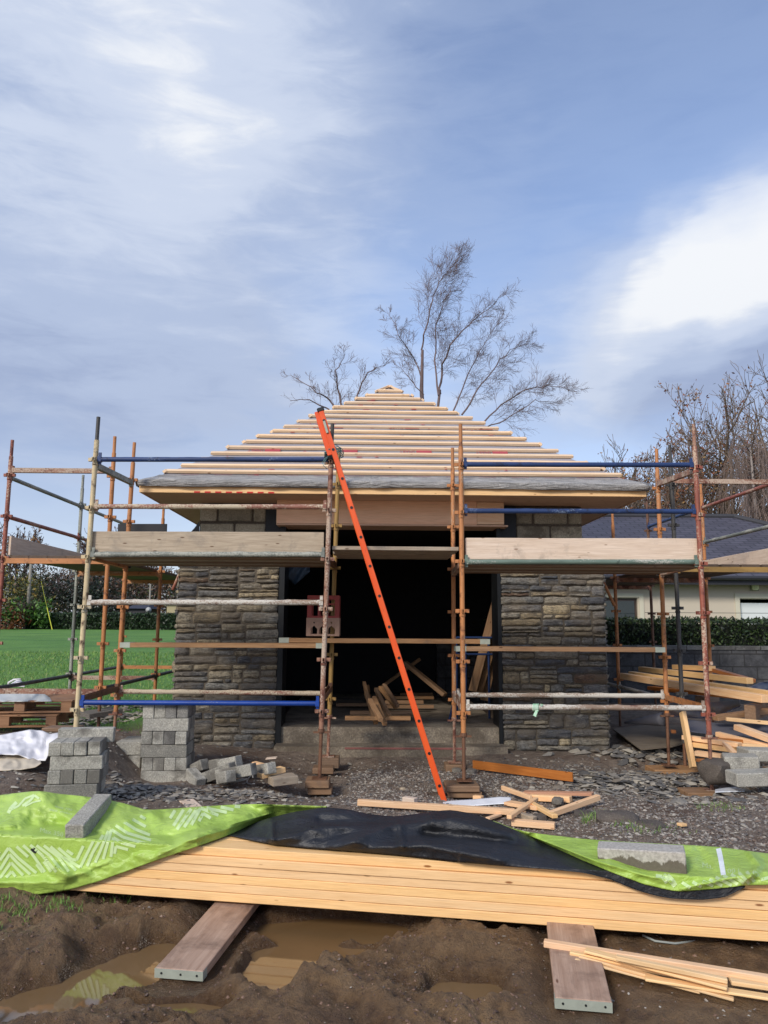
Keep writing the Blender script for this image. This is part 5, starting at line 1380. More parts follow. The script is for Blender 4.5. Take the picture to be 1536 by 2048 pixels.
def heap(name, x0, x1, top, bot, Y0, Y1, mat, label, amp=.05, seed=1, nx_=50, ny_=26, cat='plastic sheet'):
    mb = MB()
    for i in range(nx_ + 1):
        x = x0 + (x1 - x0) * i / nx_; yt, yb = poly_at(top, x), poly_at(bot, x)
        for j in range(ny_ + 1):
            t = j / ny_; py = yt + (yb - yt) * t; v = Vector((x / 28, py / 22, seed))
            Y = Y0 + (Y1 - Y0) * t - amp * (mnoise.noise(v) + .8 * (1 - 2 * abs(mnoise.noise(v * 1.1 + Vector((4, 4, 4))))) + .35 * mnoise.noise(v * 3))
            mb.v.append(tuple(P(x, py, Y)))
    for i in range(nx_):
        for j in range(ny_): k = i * (ny_ + 1) + j; mb.f.append((k, k + 1, k + ny_ + 2, k + ny_ + 1))
    o = mb.build(name, mat, None, True); o.modifiers.new('t', 'SOLIDIFY').thickness = .006
    return tag(o, label, cat)
heap('plastic_sheet', -80, 118, [(-80, 1480), (0, 1470), (60, 1459), (85, 1461), (100, 1468), (118, 1465)], [(-80, 1515), (0, 1508), (40, 1510), (60, 1518), (90, 1522), (100, 1500), (118, 1480)], 7.3, 6.7, SHW, 'crumpled white plastic sheet on the bank at the left edge', .08, 3)
heap('plastic_sheet', -80, 82, [(-80, 1515), (0, 1512), (40, 1509), (60, 1514), (82, 1522)], [(-80, 1546), (0, 1541), (40, 1539), (70, 1534), (82, 1526)], 6.75, 6.45, m_plain('dirty_cream_sheet', lin(192, 180, 160), .7, 0, .2, 4, .4), 'dirty cream sack material below the white sheet', .05, 8)
heap('plastic_sheet', -80, 104, [(-80, 1385), (0, 1388), (50, 1387), (90, 1388), (104, 1398)], [(-80, 1404), (104, 1402)], 9.95, 9.5, m_plain('clear_film', lin(196, 198, 194), .3, 0, .1, 5, .4), 'crumpled clear and white film lying on the upper pallet', .06, 5)
heap('plastic_bag', 20, 50, [(20, 1368), (36, 1358), (42, 1360), (50, 1370)], [(20, 1373), (50, 1373)], 10.4, 10.2, SHW, 'small white plastic bag knotted on the lawn behind the pallets', .03, 6, 14, 8, cat='plastic bag')
mb = MB(); mb.tube([P(42, 1358, 10.3), P(28, 1359, 10.3), P(17, 1365, 10.3), P(16, 1371, 10.3), P(24, 1373, 10.3)], .012, 6)
o = mb.build('bag_handle', SHW, None, True); adopt(o, [x for x in C.objects if x.name.startswith('plastic_bag')][0])
tag(beam('slate_piece', P(165, 1430, 8.9), P(232, 1420, 9.2), .3, .05, ROCKM, cuts=5, jit=.02), 'broken pale paving piece on the grass behind the cream post', 'paving piece')

gy = GT(950, 1610).y
heap('plastic_sheet', 872, 1022, [(872, 1606), (900, 1601), (950, 1598), (1000, 1593), (1022, 1594)], [(872, 1609), (930, 1612), (1022, 1606)], gy + .05, gy - .10, WHITE, 'smooth white plastic sheet lying flat behind the long fresh batten', .012, 17, 40, 8)
# ------------------------------------------------------------------ right: timber pile, sheets, offcuts, blocks
def rb_(name, x0, y0, Y0_, x1, y1, Y1_, w_, t, mat, label, cat, group=None, **kw):
    return tag(beam(name, P(x0, y0, Y0_), P(x1, y1, Y1_), w_, t, mat, **kw), label, cat, group)
g = 'long timbers in the pile beside the stone wall'
rb_('long_timber', 1282, 1338, 12.4, 1500, 1362, 10.0, .10, .075, PINE, 'rearmost long timber at the top of the pile by the stone wall', 'long timber', g)
rb_('long_timber', 1350, 1334, 11.8, 1425, 1337, 10.8, .10, .07, PINE, 'short top timber of the pile, behind the dark post', 'long timber', g)
rb_('long_timber', 1420, 1338, 10.9, 1506, 1362, 10.2, .10, .05, ORANGEW, 'timber with a chamfered end at the top right of the pile', 'long timber', g)
rb_('long_timber', 1262, 1348, 11.6, 1560, 1391, 9.1, .10, .075, PINE, 'second long timber down in the pile by the stone wall', 'long timber', g)
rb_('long_timber', 1246, 1352, 11.2, 1530, 1398, 8.7, .10, .085, PINE2, 'nearest long timber of the pile, its cut end showing', 'long timber', g)
rb_('long_timber', 1300, 1376, 11.0, 1560, 1402, 8.9, .10, .05, ORANGEW, 'shadowed timber under the two nearest long ones', 'long timber', g)
rb_('long_timber', 1430, 1436, 9.0, 1560, 1418, 9.2, .10, .06, EDGEW, 'timber bearer below the pile, above the navy sheet end', 'long timber', g)
rb_('long_timber', 1452, 1438, 8.8, 1560, 1448, 8.7, .05, .04, PINE, 'thin timber on the grey sheet at the right edge', 'long timber', g)
rb_('pile_bearer', 1400, 1405, 10.2, 1430, 1398, 11.2, .12, .16, OLDW2, 'squat bearer block carrying the long timbers', 'timber bearer')
rb_('pile_bearer', 1500, 1425, 8.9, 1540, 1412, 10.0, .12, .16, OLDW2, 'right-hand bearer carrying the long timbers', 'timber bearer')
NAVY = m_plain('navy_sheet', lin(30, 36, 54), .3, 0, .3, 3, .6); GREYS = m_plain('grey_sheet', lin(96, 96, 104), .6, 0, .15, 3, .3)
heap('plastic_sheet', 1325, 1480, [(1325, 1412), (1400, 1408), (1440, 1402), (1480, 1399)], [(1325, 1432), (1400, 1436), (1440, 1430), (1480, 1412)], 10.2, 9.3, NAVY, 'glossy navy plastic sheet crumpled under the timber pile', .06, 11)
heap('plastic_sheet', 1470, 1580, [(1470, 1385), (1520, 1365), (1580, 1358)], [(1470, 1390), (1580, 1400)], 9.8, 9.4, NAVY, 'dark navy sheet bunched at the right edge above the timbers', .05, 12)
heap('plastic_sheet', 1370, 1600, [(1370, 1438), (1440, 1446), (1600, 1452)], [(1370, 1462), (1440, 1470), (1600, 1478)], 9.3, 8.6, GREYS, 'flat dull grey sheet below the navy one at the right', .03, 13)
# rolled grey sheet
mb = MB(); a, b = P(1250, 1445, 10.2), P(1328, 1438, 9.6); mb.tube([a.lerp(b, i / 10) for i in range(11)], [.015 + .07 * (i / 10) for i in range(11)], 16)
tag(mb.build('rolled_sheet', GREYS, None, True), 'grey roll of sheeting on the ground beside the right pillar', 'roll')
# plywood sheet lying
mb = MB(); pts = [GT(1222, 1462), GT(1250, 1478), GT(1282, 1500), GT(1342, 1494), GT(1402, 1478), GT(1372, 1460), GT(1300, 1452)]
zz2 = .17; pts = [Vector((p.x, p.y, 0)) for p in pts]
pts = [G(1226, 1458, .22), G(1282, 1498, .20), G(1345, 1492, .21), G(1420, 1472, .24), G(1385, 1452, .26), G(1290, 1448, .24)]
n0 = 0; mb.v = [tuple(p) for p in pts] + [tuple(p - Vector((0, 0, .015))) for p in pts]; L_ = len(pts)
mb.f = [tuple(range(L_)), tuple(range(2 * L_ - 1, L_ - 1, -1))] + [(i, i + L_, (i + 1) % L_ + L_, (i + 1) % L_) for i in range(L_)]
tag(mb.build('plywood_sheet', m_wood('wet_plywood', lin(138, 126, 108), lin(112, 102, 88), grain=.5, knots=False, dirt=.4), None), 'wet grey plywood sheet lying on the ground right of the pillar', 'plywood sheet')
g = 'offcuts in the heap on the right'
for (x0, y0, Y0_, x1, y1, Y1_, w_, t, m_, lab) in (
    (1368, 1474, 8.6, 1480, 1490, 8.1, .10, .045, PINE2, 'upper long offcut running right from the leaning prop'),
    (1380, 1488, 8.5, 1470, 1500, 8.1, .10, .045, PINE, 'second offcut under the upper long one'),
    (1392, 1506, 8.3, 1444, 1513, 8.1, .08, .05, PINE2, 'short thick offcut at the foot of the heap'),
    (1435, 1468, 8.6, 1560, 1500, 7.9, .07, .05, PINE2, 'long offcut sloping down across the heap'),
    (1474, 1454, 8.5, 1580, 1492, 7.8, .09, .06, PINE2, 'broad offcut at the right edge of the heap'),
    (1430, 1480, 8.5, 1490, 1482, 8.3, .12, .04, ORANGEW, 'orange flat offcut in the middle of the heap'),
    (1448, 1486, 8.2, 1470, 1508, 8.0, .05, .04, PINE2, 'offcut standing out at the end of the second one'),
    (1468, 1490, 8.2, 1540, 1494, 8.0, .05, .04, PINE, 'thin offcut lying behind the grey blocks'),
    (1400, 1520, 8.2, 1430, 1528, 7.9, .09, .03, ORANGEW, 'brown offcut below the heap next to the red post'),
    (1530, 1540, 7.5, 1580, 1544, 7.5, .09, .06, OLDW2, 'brown timber end behind the lowest grey slab')):
    rb_('offcut', x0, y0, Y0_, x1, y1, Y1_, w_, t, m_, lab, 'offcut', g)
rb_('prop', 1365, 1424, 8.55, 1386, 1535, 8.35, .045, .09, PINE, 'pine length propped upright between the dark post and the red post', 'timber prop', None, up=(0, 1, 0))
rb_('orange_chip', 1343, 1463, 9.3, 1351, 1463, 9.3, .05, .04, ORANGEW, 'small orange chip lying on the plywood sheet', 'offcut')
for (x0, y0, Y0_, x1, y1, Y1_, w_, t, lab) in ((1446, 1522, 7.6, 1516, 1524, 7.5, .26, .12, 'flat concrete block leaning left on the pair at the right'), (1462, 1556, 7.2, 1560, 1554, 7.2, .24, .12, 'large pale concrete slab lowest at the right edge'), (1485, 1508, 7.8, 1580, 1510, 7.8, .26, .11, 'grey concrete slab behind the leaning one at the right edge')):
    rb_('concrete_slab', x0, y0, Y0_, x1, y1, Y1_, w_, t, CONC, lab, 'concrete slab', 'concrete slabs at the right edge', bev=.01, cuts=5, jit=.01)
rock('stone', 1432, 1548, .16, ROCKD, 'dark rounded clod beside the foot of the red post', seed=21, sz=.9, Y=7.55, dz=.02)
heap('foil_scrap', 1430, 1490, [(1430, 1578), (1450, 1575), (1470, 1573), (1490, 1580)], [(1430, 1584), (1460, 1583), (1490, 1582)], 7.4, 7.2, m_plain('white_foil', lin(226, 228, 232), .3, .2, .1, 20, .5), 'crumpled whitish foil scrap at the foot of the red post', .02, 14, 20, 6, cat='foil scrap')
# ------------------------------------------------------------------ gravel, chips, grass (uncountable)
def in_mud(px, py): return False
rg = random.Random(77)
def chip(mb, p, s, flat, r):
    # irregular six-cornered chip
    an = r.uniform(0, 6.28); ca, sa = math.cos(an), math.sin(an); tx, ty = r.uniform(-.5, .5), r.uniform(-.5, .5)
    n0 = len(mb.v); sx, sy, sz = s * r.uniform(.7, 1.4), s * r.uniform(.5, 1.0), s * flat * r.uniform(.6, 1.2)
    for (x, y, z) in ((1, .2, 0), (.3, 1, .1), (-.9, .6, -.1), (-1, -.5, .1), (.1, -1, 0), (0, 0, 1), (-.3, .2, -1), (.5, -.2, .8)):
        x *= sx * r.uniform(.75, 1.2); y *= sy * r.uniform(.75, 1.2); z *= sz
        z += x * tx * .5 + y * ty * .5
        mb.v.append((p[0] + x * ca - y * sa, p[1] + x * sa + y * ca, p[2] + z + sz * .25))
    mb.f += [(n0 + a, n0 + b, n0 + c) for a, b, c in ((0, 1, 7), (1, 5, 7), (1, 2, 5), (2, 3, 5), (3, 4, 5), (4, 7, 5), (4, 0, 7), (1, 0, 6), (2, 1, 6), (3, 2, 6), (4, 3, 6), (0, 4, 6))]
def dens(x, y):
    return .5 + .5 * mnoise.noise(Vector((x * .9, y * .9, 7)))
gm = MB(); cnt = 0
while cnt < 30000:
    # strip behind the tarpaulin and the gravel around the ladder foot
    x, y = rg.uniform(-4.4, 5.0), rg.uniform(5.1, 9.3)
    d = dens(x, y); right = smooth((x + .6) / 1.2)
    k = (.10 + .55 * right) * smooth((9.4 - y) / 1.2) * (.35 + 1.3 * d * d)
    if x > .3 and y < 6.6: k = max(k, .9 * smooth((6.7 - y) / .5))
    if -.2 < x < 1.6 and 6.6 < y < 8.6: k = max(k, .75)
    if rg.random() > k: continue
    s = rg.choice([.006, .008, .009, .011, .013, .018]); chip(gm, (x, y, height(x, y)), s, .6, rg); cnt += 1
tag(gm.build('gravel', GRAVEL), kind='stuff')
cm = MB()
def scatter(mb, n_, cx_, cy_, sxx, syy, sizes, flat, lift=0.0):
    for i in range(n_):
        x, y = rg.gauss(cx_, sxx), rg.gauss(cy_, syy)
        hgt = lift * math.exp(-((x - cx_) / sxx) ** 2 / 2 - ((y - cy_) / syy) ** 2 / 2)
        chip(mb, (x, y, height(x, y) + hgt * rg.random()), rg.choice(sizes), flat, rg)
c = GT(1310, 1575); scatter(cm, 1150, c.x, c.y, .52, .42, [.008, .01, .014, .018, .025, .035, .045, .07], .28, .06)
c = GT(1220, 1565); scatter(cm, 350, c.x, c.y, .4, .25, [.02, .03, .04], .3, .02)
c = GT(245, 1585); scatter(cm, 260, c.x, c.y, .2, .16, [.02, .03, .045], .3, .04)
c = GT(420, 1590); scatter(cm, 420, c.x, c.y, .45, .2, [.012, .02, .03, .04], .3, .02)
c = GT(290, 1400); scatter(cm, 260, c.x, c.y - 1.5, .5, .3, [.03, .04, .06], .3, .08)
c = GT(215, 1440); scatter(cm, 200, c.x, c.y, .4, .3, [.03, .05, .07], .35, .05)
c = GT(60, 1560); scatter(cm, 160, c.x, c.y, .7, .35, [.012, .02, .03], .3, .0)
c = GT(1480, 1590); scatter(cm, 200, c.x, c.y, .5, .3, [.012, .02, .03], .4, .0)
c = GT(1290, 1510); scatter(cm, 140, c.x, c.y, .35, .25, [.03, .05, .07, .09], .4, .03)
c = GT(560, 1560); scatter(cm, 120, c.x, c.y, .5, .3, [.012, .02], .4, .0)
for i in range(900):
    x, y = rg.uniform(-4, 4.5), rg.uniform(6, 10); chip(cm, (x, y, height(x, y)), rg.choice([.008, .012, .018, .025, .035]), .35, rg)
tag(cm.build('slate_chips', CHIPS), kind='stuff')
km = MB()
for i in range(38000):
    x, y = rg.uniform(-2.9, 2.9), rg.uniform(2.7, 5.2)
    h_ = height(x, y)
    if h_ < WATER_Z + .01: continue
    k = .5 + .5 * mnoise.noise(Vector((x * 2, y * 2, 3)))
    if rg.random() > k * k * 1.6 * (1 - .7 * smooth((x - .55) / .5)): continue
    chip(km, (x, y, h_ - .004), rg.choice([.003, .003, .004, .005, .006, .007, .010]), .8, rg)
tag(km.build('mud_clods', CLODS), kind='stuff')
sm_ = MB()
for i in range(1500):
    x, y = rg.uniform(-2.9, 3.0), rg.uniform(2.8, 5.3); h_ = height(x, y)
    if h_ < WATER_Z + .01: continue
    if x < .6 and rg.random() < .72: continue
    chip(sm_, (x, y, h_), rg.choice([.003, .004, .006, .009]), .6, rg)
tag(sm_.build('pebbles', GRAVEL), kind='stuff')

GRASSM = NT('grass_blades'); i_ = GRASSM.island()
GRASSM.done(GRASSM.ramp(i_, [(0, lin(80, 122, 46)), (.4, lin(102, 144, 58)), (.8, lin(126, 158, 72)), (1, lin(158, 156, 98))]), .6)
def blade(mb, x, y, z, h, w_, r):
    an = r.uniform(0, 6.28); dx, dy = math.cos(an), math.sin(an); l = r.uniform(.2, .9) * h; la = r.uniform(0, 6.28); lx, ly = math.cos(la) * l, math.sin(la) * l
    n0 = len(mb.v)
    mb.v += [(x - dx * w_, y - dy * w_, z), (x + dx * w_, y + dy * w_, z), (x + dx * w_ * .7 + lx * .4, y + dy * w_ * .7 + ly * .4, z + h * .6), (x - dx * w_ * .7 + lx * .4, y - dy * w_ * .7 + ly * .4, z + h * .6), (x + lx, y + ly, z + h * .95)]
    mb.f += [(n0, n0 + 1, n0 + 2, n0 + 3), (n0 + 3, n0 + 2, n0 + 4)]
gb = MB()
def tuft(px, py, rad, n_, h0, h1, z=None):
    c = GT(px, py)
    for i in range(n_):
        a_, r_ = rg.uniform(0, 6.28), rad * math.sqrt(rg.random()); x, y = c.x + r_ * math.cos(a_), c.y + r_ * math.sin(a_) * .8
        blade(gb, x, y, height(x, y) - .004, rg.uniform(h0, h1), rg.uniform(.0012, .003), rg)
tuft(70, 1822, .22, 150, .015, .055); tuft(25, 1850, .2, 70, .01, .04); tuft(20, 1815, .2, 90, .015, .05); tuft(215, 1800, .15, 70, .02, .05); tuft(120, 1835, .15, 80, .02, .05)
tuft(1190, 1642, .12, 90, .03, .09); tuft(1270, 1658, .18, 90, .02, .06); tuft(1435, 1615, .22, 160, .015, .045); tuft(1340, 1655, .2, 60, .01, .03)
for i in range(26000):                      # lawn edge and the nearest part of the field
    y = 9.2 + 22 * rg.random() ** 1.7; x = rg.uniform(-3.2 - y * .42, -2.4 - (y - 9) * .1)
    w0 = .5 + .5 * mnoise.noise(Vector((x * .7, y * .7, 1)))
    if y < 12.4 and rg.random() > w0 * .9 * smooth((y - 9.0) / 2.2) * 1.3: continue
    blade(gb, x, y, height(x, y) - .005, rg.uniform(.02, .07) * (1 + (y - 9) * .02), .003 + (y - 9) * .0004, rg)
tag(gb.build('grass', GRASSM.m), kind='stuff')

# ------------------------------------------------------------------ hedge, wall and house on the right
n = NT('old_block_wall'); v = n.coord('Object', rnd=False)
bt = n.n('TexBrick'); mp = n.n('Mapping'); n.set(mp.inputs[0], v); mp.inputs['Rotation'].default_value = (R(90), 0, 0); n.set(bt.inputs['Vector'], mp.outputs[0])
bt.inputs['Scale'].default_value = 1.0; bt.inputs['Brick Width'].default_value = .45; bt.inputs['Row Height'].default_value = .225; bt.inputs['Mortar Size'].default_value = .012
bt.inputs['Color1'].default_value = lin(92, 92, 92); bt.inputs['Color2'].default_value = lin(78, 78, 80); bt.inputs['Mortar'].default_value = lin(60, 58, 56)
a_ = n.noise(v, 2.2, 8, .75, .5); b_ = n.noise(v, 9, 8, .7)
col = n.mix(n.ramp(a_, [(.42, 0.0), (.58, .8)]), bt.outputs['Color'], lin(44, 44, 46)); col = n.mix(n.ramp(b_, [(.63, 0.0), (.7, .7)]), col, lin(170, 168, 160))
WALLM = n.done(col, .95, n.bump(n.math('ADD', bt.outputs['Fac'], b_), .6, .02))
YW = 14.0; zw = P(1450, 1292, YW).z
wl = MB(); x = 2.6
W_ = thing('garden_wall', 'old grey block wall behind the timber pile, below the hedge', 'garden wall', (6, YW, .2))
wl.box(1.2, YW, 0, 14, YW + .22, zw - .07); wl.build('wall_face', WALLM, W_)
cp = random.Random(2)
mb = MB(); x = 1.2
while x < 14: 
    l = .44; mb.box(x + .006, YW - .02, zw - .068, x + l, YW + .25, zw + cp.uniform(-.006, .006)); x += .45
mb.build('coping', m_concrete('coping_stone', lin(104, 104, 102), lin(134, 132, 126), wet=.6), W_)
def leafmat(name, cols, rough=.5):
    n = NT(name); k = len(cols); n.done(n.ramp(n.island(), [(j / k, lin(*c_)) for j, c_ in enumerate(cols)], 'CONSTANT'), rough); return n.m
def leaves(mb, n_, fn, s0, s1, r):
    for i in range(n_):
        p = fn(); s = r.uniform(s0, s1)
        a = Vector((r.gauss(0, 1), r.gauss(0, 1), r.gauss(0, 1))).normalized(); b = a.orthogonal().normalized(); c_ = a.cross(b)
        q = r.uniform(0, 6.28); b2 = b * math.cos(q) + c_ * math.sin(q); c2 = a.cross(b2)
        mb.poly([p - b2 * s, p - c2 * s * .45, p + b2 * s, p + c2 * s * .45])
HL = leafmat('hedge_leaves', [(30, 44, 22), (44, 62, 30), (58, 78, 38), (36, 50, 28), (74, 92, 50), (24, 34, 20)])
H_ = thing('hedge', 'dark clipped laurel hedge standing behind the block wall', 'hedge', (7, 15, 1))
hz0, hz1 = .9, P(1450, 1242, 14.7).z
rh = random.Random(8); mb = MB()
def hp():
    x = rh.uniform(1.5, 13); u = rh.random()
    if u < .6: y, z = 14.45 - rh.gauss(0, .035) , rh.uniform(hz0, hz1)
    else: y = rh.uniform(14.4, 15.3); z = hz1 + rh.gauss(0, .03) + .04 * mnoise.noise(Vector((x * 1.5, y, 0)))
    y += .05 * mnoise.noise(Vector((x * 2, z * 2, 1)))
    return Vector((x, y, z))
leaves(mb, 26000, hp, .018, .045, rh); mb.build('foliage', HL, H_)
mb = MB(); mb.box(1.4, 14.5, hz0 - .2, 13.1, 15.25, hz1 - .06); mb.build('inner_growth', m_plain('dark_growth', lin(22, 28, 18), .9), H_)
# house
HW = m_plain('cream_render', lin(200, 188, 170), .85, 0, .04, 1.2, .1)
HS = thing('bungalow', 'cream rendered bungalow with a dark slate hipped roof behind the hedge', 'house', (8, 22, .3))
YH = 20.0; ze = P(1450, 1156, YH).z; hx0, hx1 = P(1168, 1100, YH).x - 3.5, 15.5
win0, win1 = P(1190, 1200, YH).x, P(1275, 1200, YH).x; wz1, wz0 = P(1240, 1196, YH).z, .9
dr0, dr1 = P(1480, 1200, YH).x, P(1600, 1200, YH).x; dz1 = P(1500, 1198, YH).z
mb = MB()
mb.box(hx0, YH, 0, win0, YH + .3, ze); mb.box(win0, YH, wz1, win1, YH + .3, ze); mb.box(win0, YH, 0, win1, YH + .3, wz0); mb.box(win1, YH, 0, dr0, YH + .3, ze); mb.box(dr0, YH, dz1, dr1, YH + .3, ze); mb.box(dr1, YH, 0, hx1, YH + .3, ze)
mb.box(hx0, YH + .3, 0, hx0 + .3, YH + 9, ze); mb.box(hx1 - .3, YH + .3, 0, hx1, YH + 9, ze); mb.box(hx0, YH + 9, 0, hx1, YH + 9.3, ze)
mb.build('wall', HW, HS)
GLS = NT('window_glass'); GLS.done(lin(26, 40, 42), .06, spec=.8); GLS = GLS.m
wo_ = MB(); wo_.box(win0, YH + .08, wz0, win1, YH + .14, wz1); WN_ = wo_.build('window', m_plain('dark_window_frame', lin(70, 56, 48), .5), HS)
mb = MB(); mb.box(win0 + .07, YH + .06, wz0 + .07, win1 - .07, YH + .078, wz1 - .07); adopt(mb.build('pane', GLS), WN_)
mb = MB(); mb.box(dr0 + .05, YH + .12, 0.2, dr1, YH + .18, dz1 - .1); DR = mb.build('garage_door', m_plain('white_door', lin(222, 226, 226), .4, 0, .03), HS)
mb = MB(); mb.box(dr0 - .14, YH - .03, 0, dr0 - .02, YH - .003, dz1 + .14); mb.box(dr0 - .02, YH - .03, dz1 + .02, dr1, YH - .003, dz1 + .14); mb.build('door_surround', m_plain('pale_surround', lin(206, 200, 180), .8, 0, .03), HS)
mb = MB(); mb.box(win1 + .04, YH - .03, wz0 - .1, win1 + .15, YH - .003, wz1 + .12); mb.box(win0 - .1, YH - .03, wz1 + .02, win1 + .04, YH - .003, wz1 + .12); mb.build('window_surround', m_plain('pale_surround_b', lin(206, 200, 180), .8, 0, .03), HS)
n = NT('roof_slates'); v = n.coord('UV', rnd=False); bt = n.n('TexBrick'); n.set(bt.inputs['Vector'], v); bt.inputs['Scale'].default_value = 1.0; bt.inputs['Brick Width'].default_value = .42; bt.inputs['Row Height'].default_value = .21; bt.inputs['Mortar Size'].default_value = .022; bt.inputs['Mortar Smooth'].default_value = .3
bt.inputs['Color1'].default_value = lin(82, 80, 90); bt.inputs['Color2'].default_value = lin(64, 62, 70); bt.inputs['Mortar'].default_value = lin(24, 24, 30)
SLATE = n.done(n.mix(n.math('MULTIPLY', n.noise(v, .8, 5), .35), bt.outputs['Color'], lin(96, 92, 104)), .6, n.bump(bt.outputs['Fac'], -.6, .02))
rz = P(1400, 1034, 24.6).z; ry = 24.6; ov = .45; xa, xb = hx0 - ov, hx1 + ov; ya, yb = YH - ov, 2 * ry - YH + ov
rx1 = P(1468, 1034, ry).x; rx0 = xa + (xb - rx1) 
zE = ze + .02; me_ = bpy.data.meshes.new('roof'); V = [(xa, ya, zE), (xb, ya, zE), (xb, yb, zE), (xa, yb, zE), (rx0, ry, rz), (rx1, ry, rz)]
me_.from_pydata(V, [], [(0, 1, 5, 4), (1, 2, 5), (2, 3, 4, 5), (3, 0, 4)]); me_.update(); uv = me_.uv_layers.new(name='uv')
for p in me_.polygons:
    vs_ = [Vector(V[i]) for i in p.vertices]; e = (vs_[1] - vs_[0]).normalized(); nn = p.normal; f = nn.cross(e)
    for li, vi in zip(p.loop_indices, p.vertices): w0_ = Vector(V[vi]) - vs_[0]; uv.data[li].uv = (w0_.dot(e), w0_.dot(f))
RFH = link('roof', me_, SLATE, HS); RFH.matrix_parent_inverse = pworld(HS).inverted()
mb = MB()
for a_, b_ in (((rx0, ry, rz), (rx1, ry, rz)), ((rx1, ry, rz), (xb, ya, zE)), ((rx0, ry, rz), (xa, ya, zE))): mb.tube([Vector(a_) + Vector((0, 0, .02)), Vector(b_) + Vector((0, 0, .02))], .09, 8)
adopt(mb.build('ridge_tiles', m_plain('ridge_tile', lin(58, 58, 62), .8, 0, .15)), RFH)
mb = MB(); mb.box(xa, ya - .02, zE - .22, xb, ya + .02, zE - .01); mb.tube([(xa, ya - .09, zE - .05), (xb, ya - .09, zE - .05)], .06, 10); mb.build('gutter', m_plain('dark_gutter', lin(44, 44, 48), .5), HS)
mb = MB(); lx, lz_ = P(1511, 1167, YH - .1).x, P(1511, 1167, YH - .1).z
pts = [(lx, YH - .08, lz_ - .17), (lx, YH - .08, lz_ - .14), (lx, YH - .08, lz_ + .14), (lx, YH - .08, lz_ + .17)]; mb.tube(pts, [.05, .09, .09, .05], 14); LMP = mb.build('wall_lamp', m_plain('frosted_lamp', lin(224, 222, 196), .3, 0, .03), HS, True)
mb = MB(); mb.box(lx - .11, YH - .035, lz_ - .19, lx + .11, YH - .003, lz_ + .19); adopt(mb.build('lamp_back', m_plain('lamp_grey', lin(140, 138, 120), .5)), LMP)
mb = MB(); mb.tube([(P(1290, 1222, 19).x, 19, P(1290, 1225, 19).z), (14, 19, P(1500, 1226, 19).z)], .006, 5); tag(mb.build('overhead_cable', BLACKP), 'thin cable strung across the front of the cream bungalow', 'cable')

# ------------------------------------------------------------------ trees
def limb(mb, pts, r0, r1, seg=6):
    n_ = len(pts); mb.tube(pts, [r0 + (r1 - r0) * i / (n_ - 1) for i in range(n_)], seg, cap=False)
def grow(mb, p, d, L, r, lev, rr, par, tips=None):
    """curved branch with side shoots; par: dict of numbers"""
    k = 5 if lev > 0 else 3; pts = [p]; q = p.copy(); dd = d.copy()
    for i in range(k):
        dd = (dd + Vector((rr.gauss(0, par['wig']), rr.gauss(0, par['wig']), rr.gauss(0, par['wig']))) + par['bias'] * (1.0 / k)).normalized()
        q = q + dd * L / k; pts.append(q.copy())
    limb(mb, pts, r, max(par['rmin'], r * .35), 6 if lev > 2 else (4 if lev > 0 else 3))
    if tips is not None and lev <= 1: tips.extend(pts[1:])
    if lev == 0: return
    n_ = par['n'][lev]
    for i in range(n_):
        t = par['start'] + (1 - par['start']) * (i + rr.random()) / n_; f = t * k; j = min(k - 1, int(f)); bp = pts[j].lerp(pts[j + 1], f - j)
        ax = (pts[j + 1] - pts[j]).normalized(); o_ = ax.orthogonal().normalized(); an = rr.uniform(0, 6.28); side_ = (o_ * math.cos(an) + ax.cross(o_) * math.sin(an))
        an2 = rr.uniform(par['ang'][0], par['ang'][1]); nd = (ax * math.cos(an2) + side_ * math.sin(an2)).normalized()
        grow(mb, bp, nd, L * rr.uniform(par['len'][0], par['len'][1]) * (1.15 - .55 * t), max(par['rmin'], r * .45 * (1.1 - .5 * t)), lev - 1, rr, par, tips)
BARK = m_plain('dark_bark', lin(74, 60, 58), .9, 0, .25, 6); BARKB = m_plain('birch_bark', lin(112, 94, 92), .85, 0, .3, 6); BARKG = m_plain('grey_bark', lin(112, 96, 82), .9, 0, .3, 6)
# birch behind the roof: main limbs follow the photograph's silhouette at a distance of 19 m
YT = 19.0
def guided(mb, pix, Y, r0, r1, rr, par, nshoot, L, side_bias, lev=2, ys=0.35):
    pts = [P(x, y, Y + ys * math.sin(i * 1.7 + x)) for i, (x, y) in enumerate(pix)]
    fine = []
    for a, b in zip(pts, pts[1:]):
        for i in range(4): fine.append(a.lerp(b, i / 4) + Vector((rr.gauss(0, .02), rr.gauss(0, .02), rr.gauss(0, .015))))
    fine.append(pts[-1]); limb(mb, fine, r0, r1, 7)
    n_ = len(fine) - 1
    for s in range(nshoot):
        t = (.12 + .88 * (s + rr.random()) / nshoot); f = min(n_ - .001, t * n_); j = int(f); bp = fine[j].lerp(fine[j + 1], f - j); ax = (fine[j + 1] - fine[j]).normalized()
        o_ = ax.orthogonal().normalized(); an = rr.uniform(0, 6.28); sd_ = o_ * math.cos(an) + ax.cross(o_) * math.sin(an); a2 = rr.uniform(.35, .95)
        nd = (ax * math.cos(a2) + sd_ * math.sin(a2) + side_bias * .15).normalized()
        grow(mb, bp, nd, L * rr.uniform(.6, 1.2) * (1.15 - .6 * t), max(par['rmin'], r0 * .17 * (1.1 - t * .6)), lev, rr, par)
rt_ = random.Random(12)
parB = dict(wig=.19, bias=Vector((.08, 0, .14)), rmin=.0022, n=[0, 5, 7, 6], start=.1, ang=(.35, .85), len=(.5, .8))
BIR = thing('birch_tree', 'tall bare birch blown to the right, rising behind the batten roof', 'tree', (P(860, 1200, YT).x, YT, .2), 'bare trees behind the pavilion')
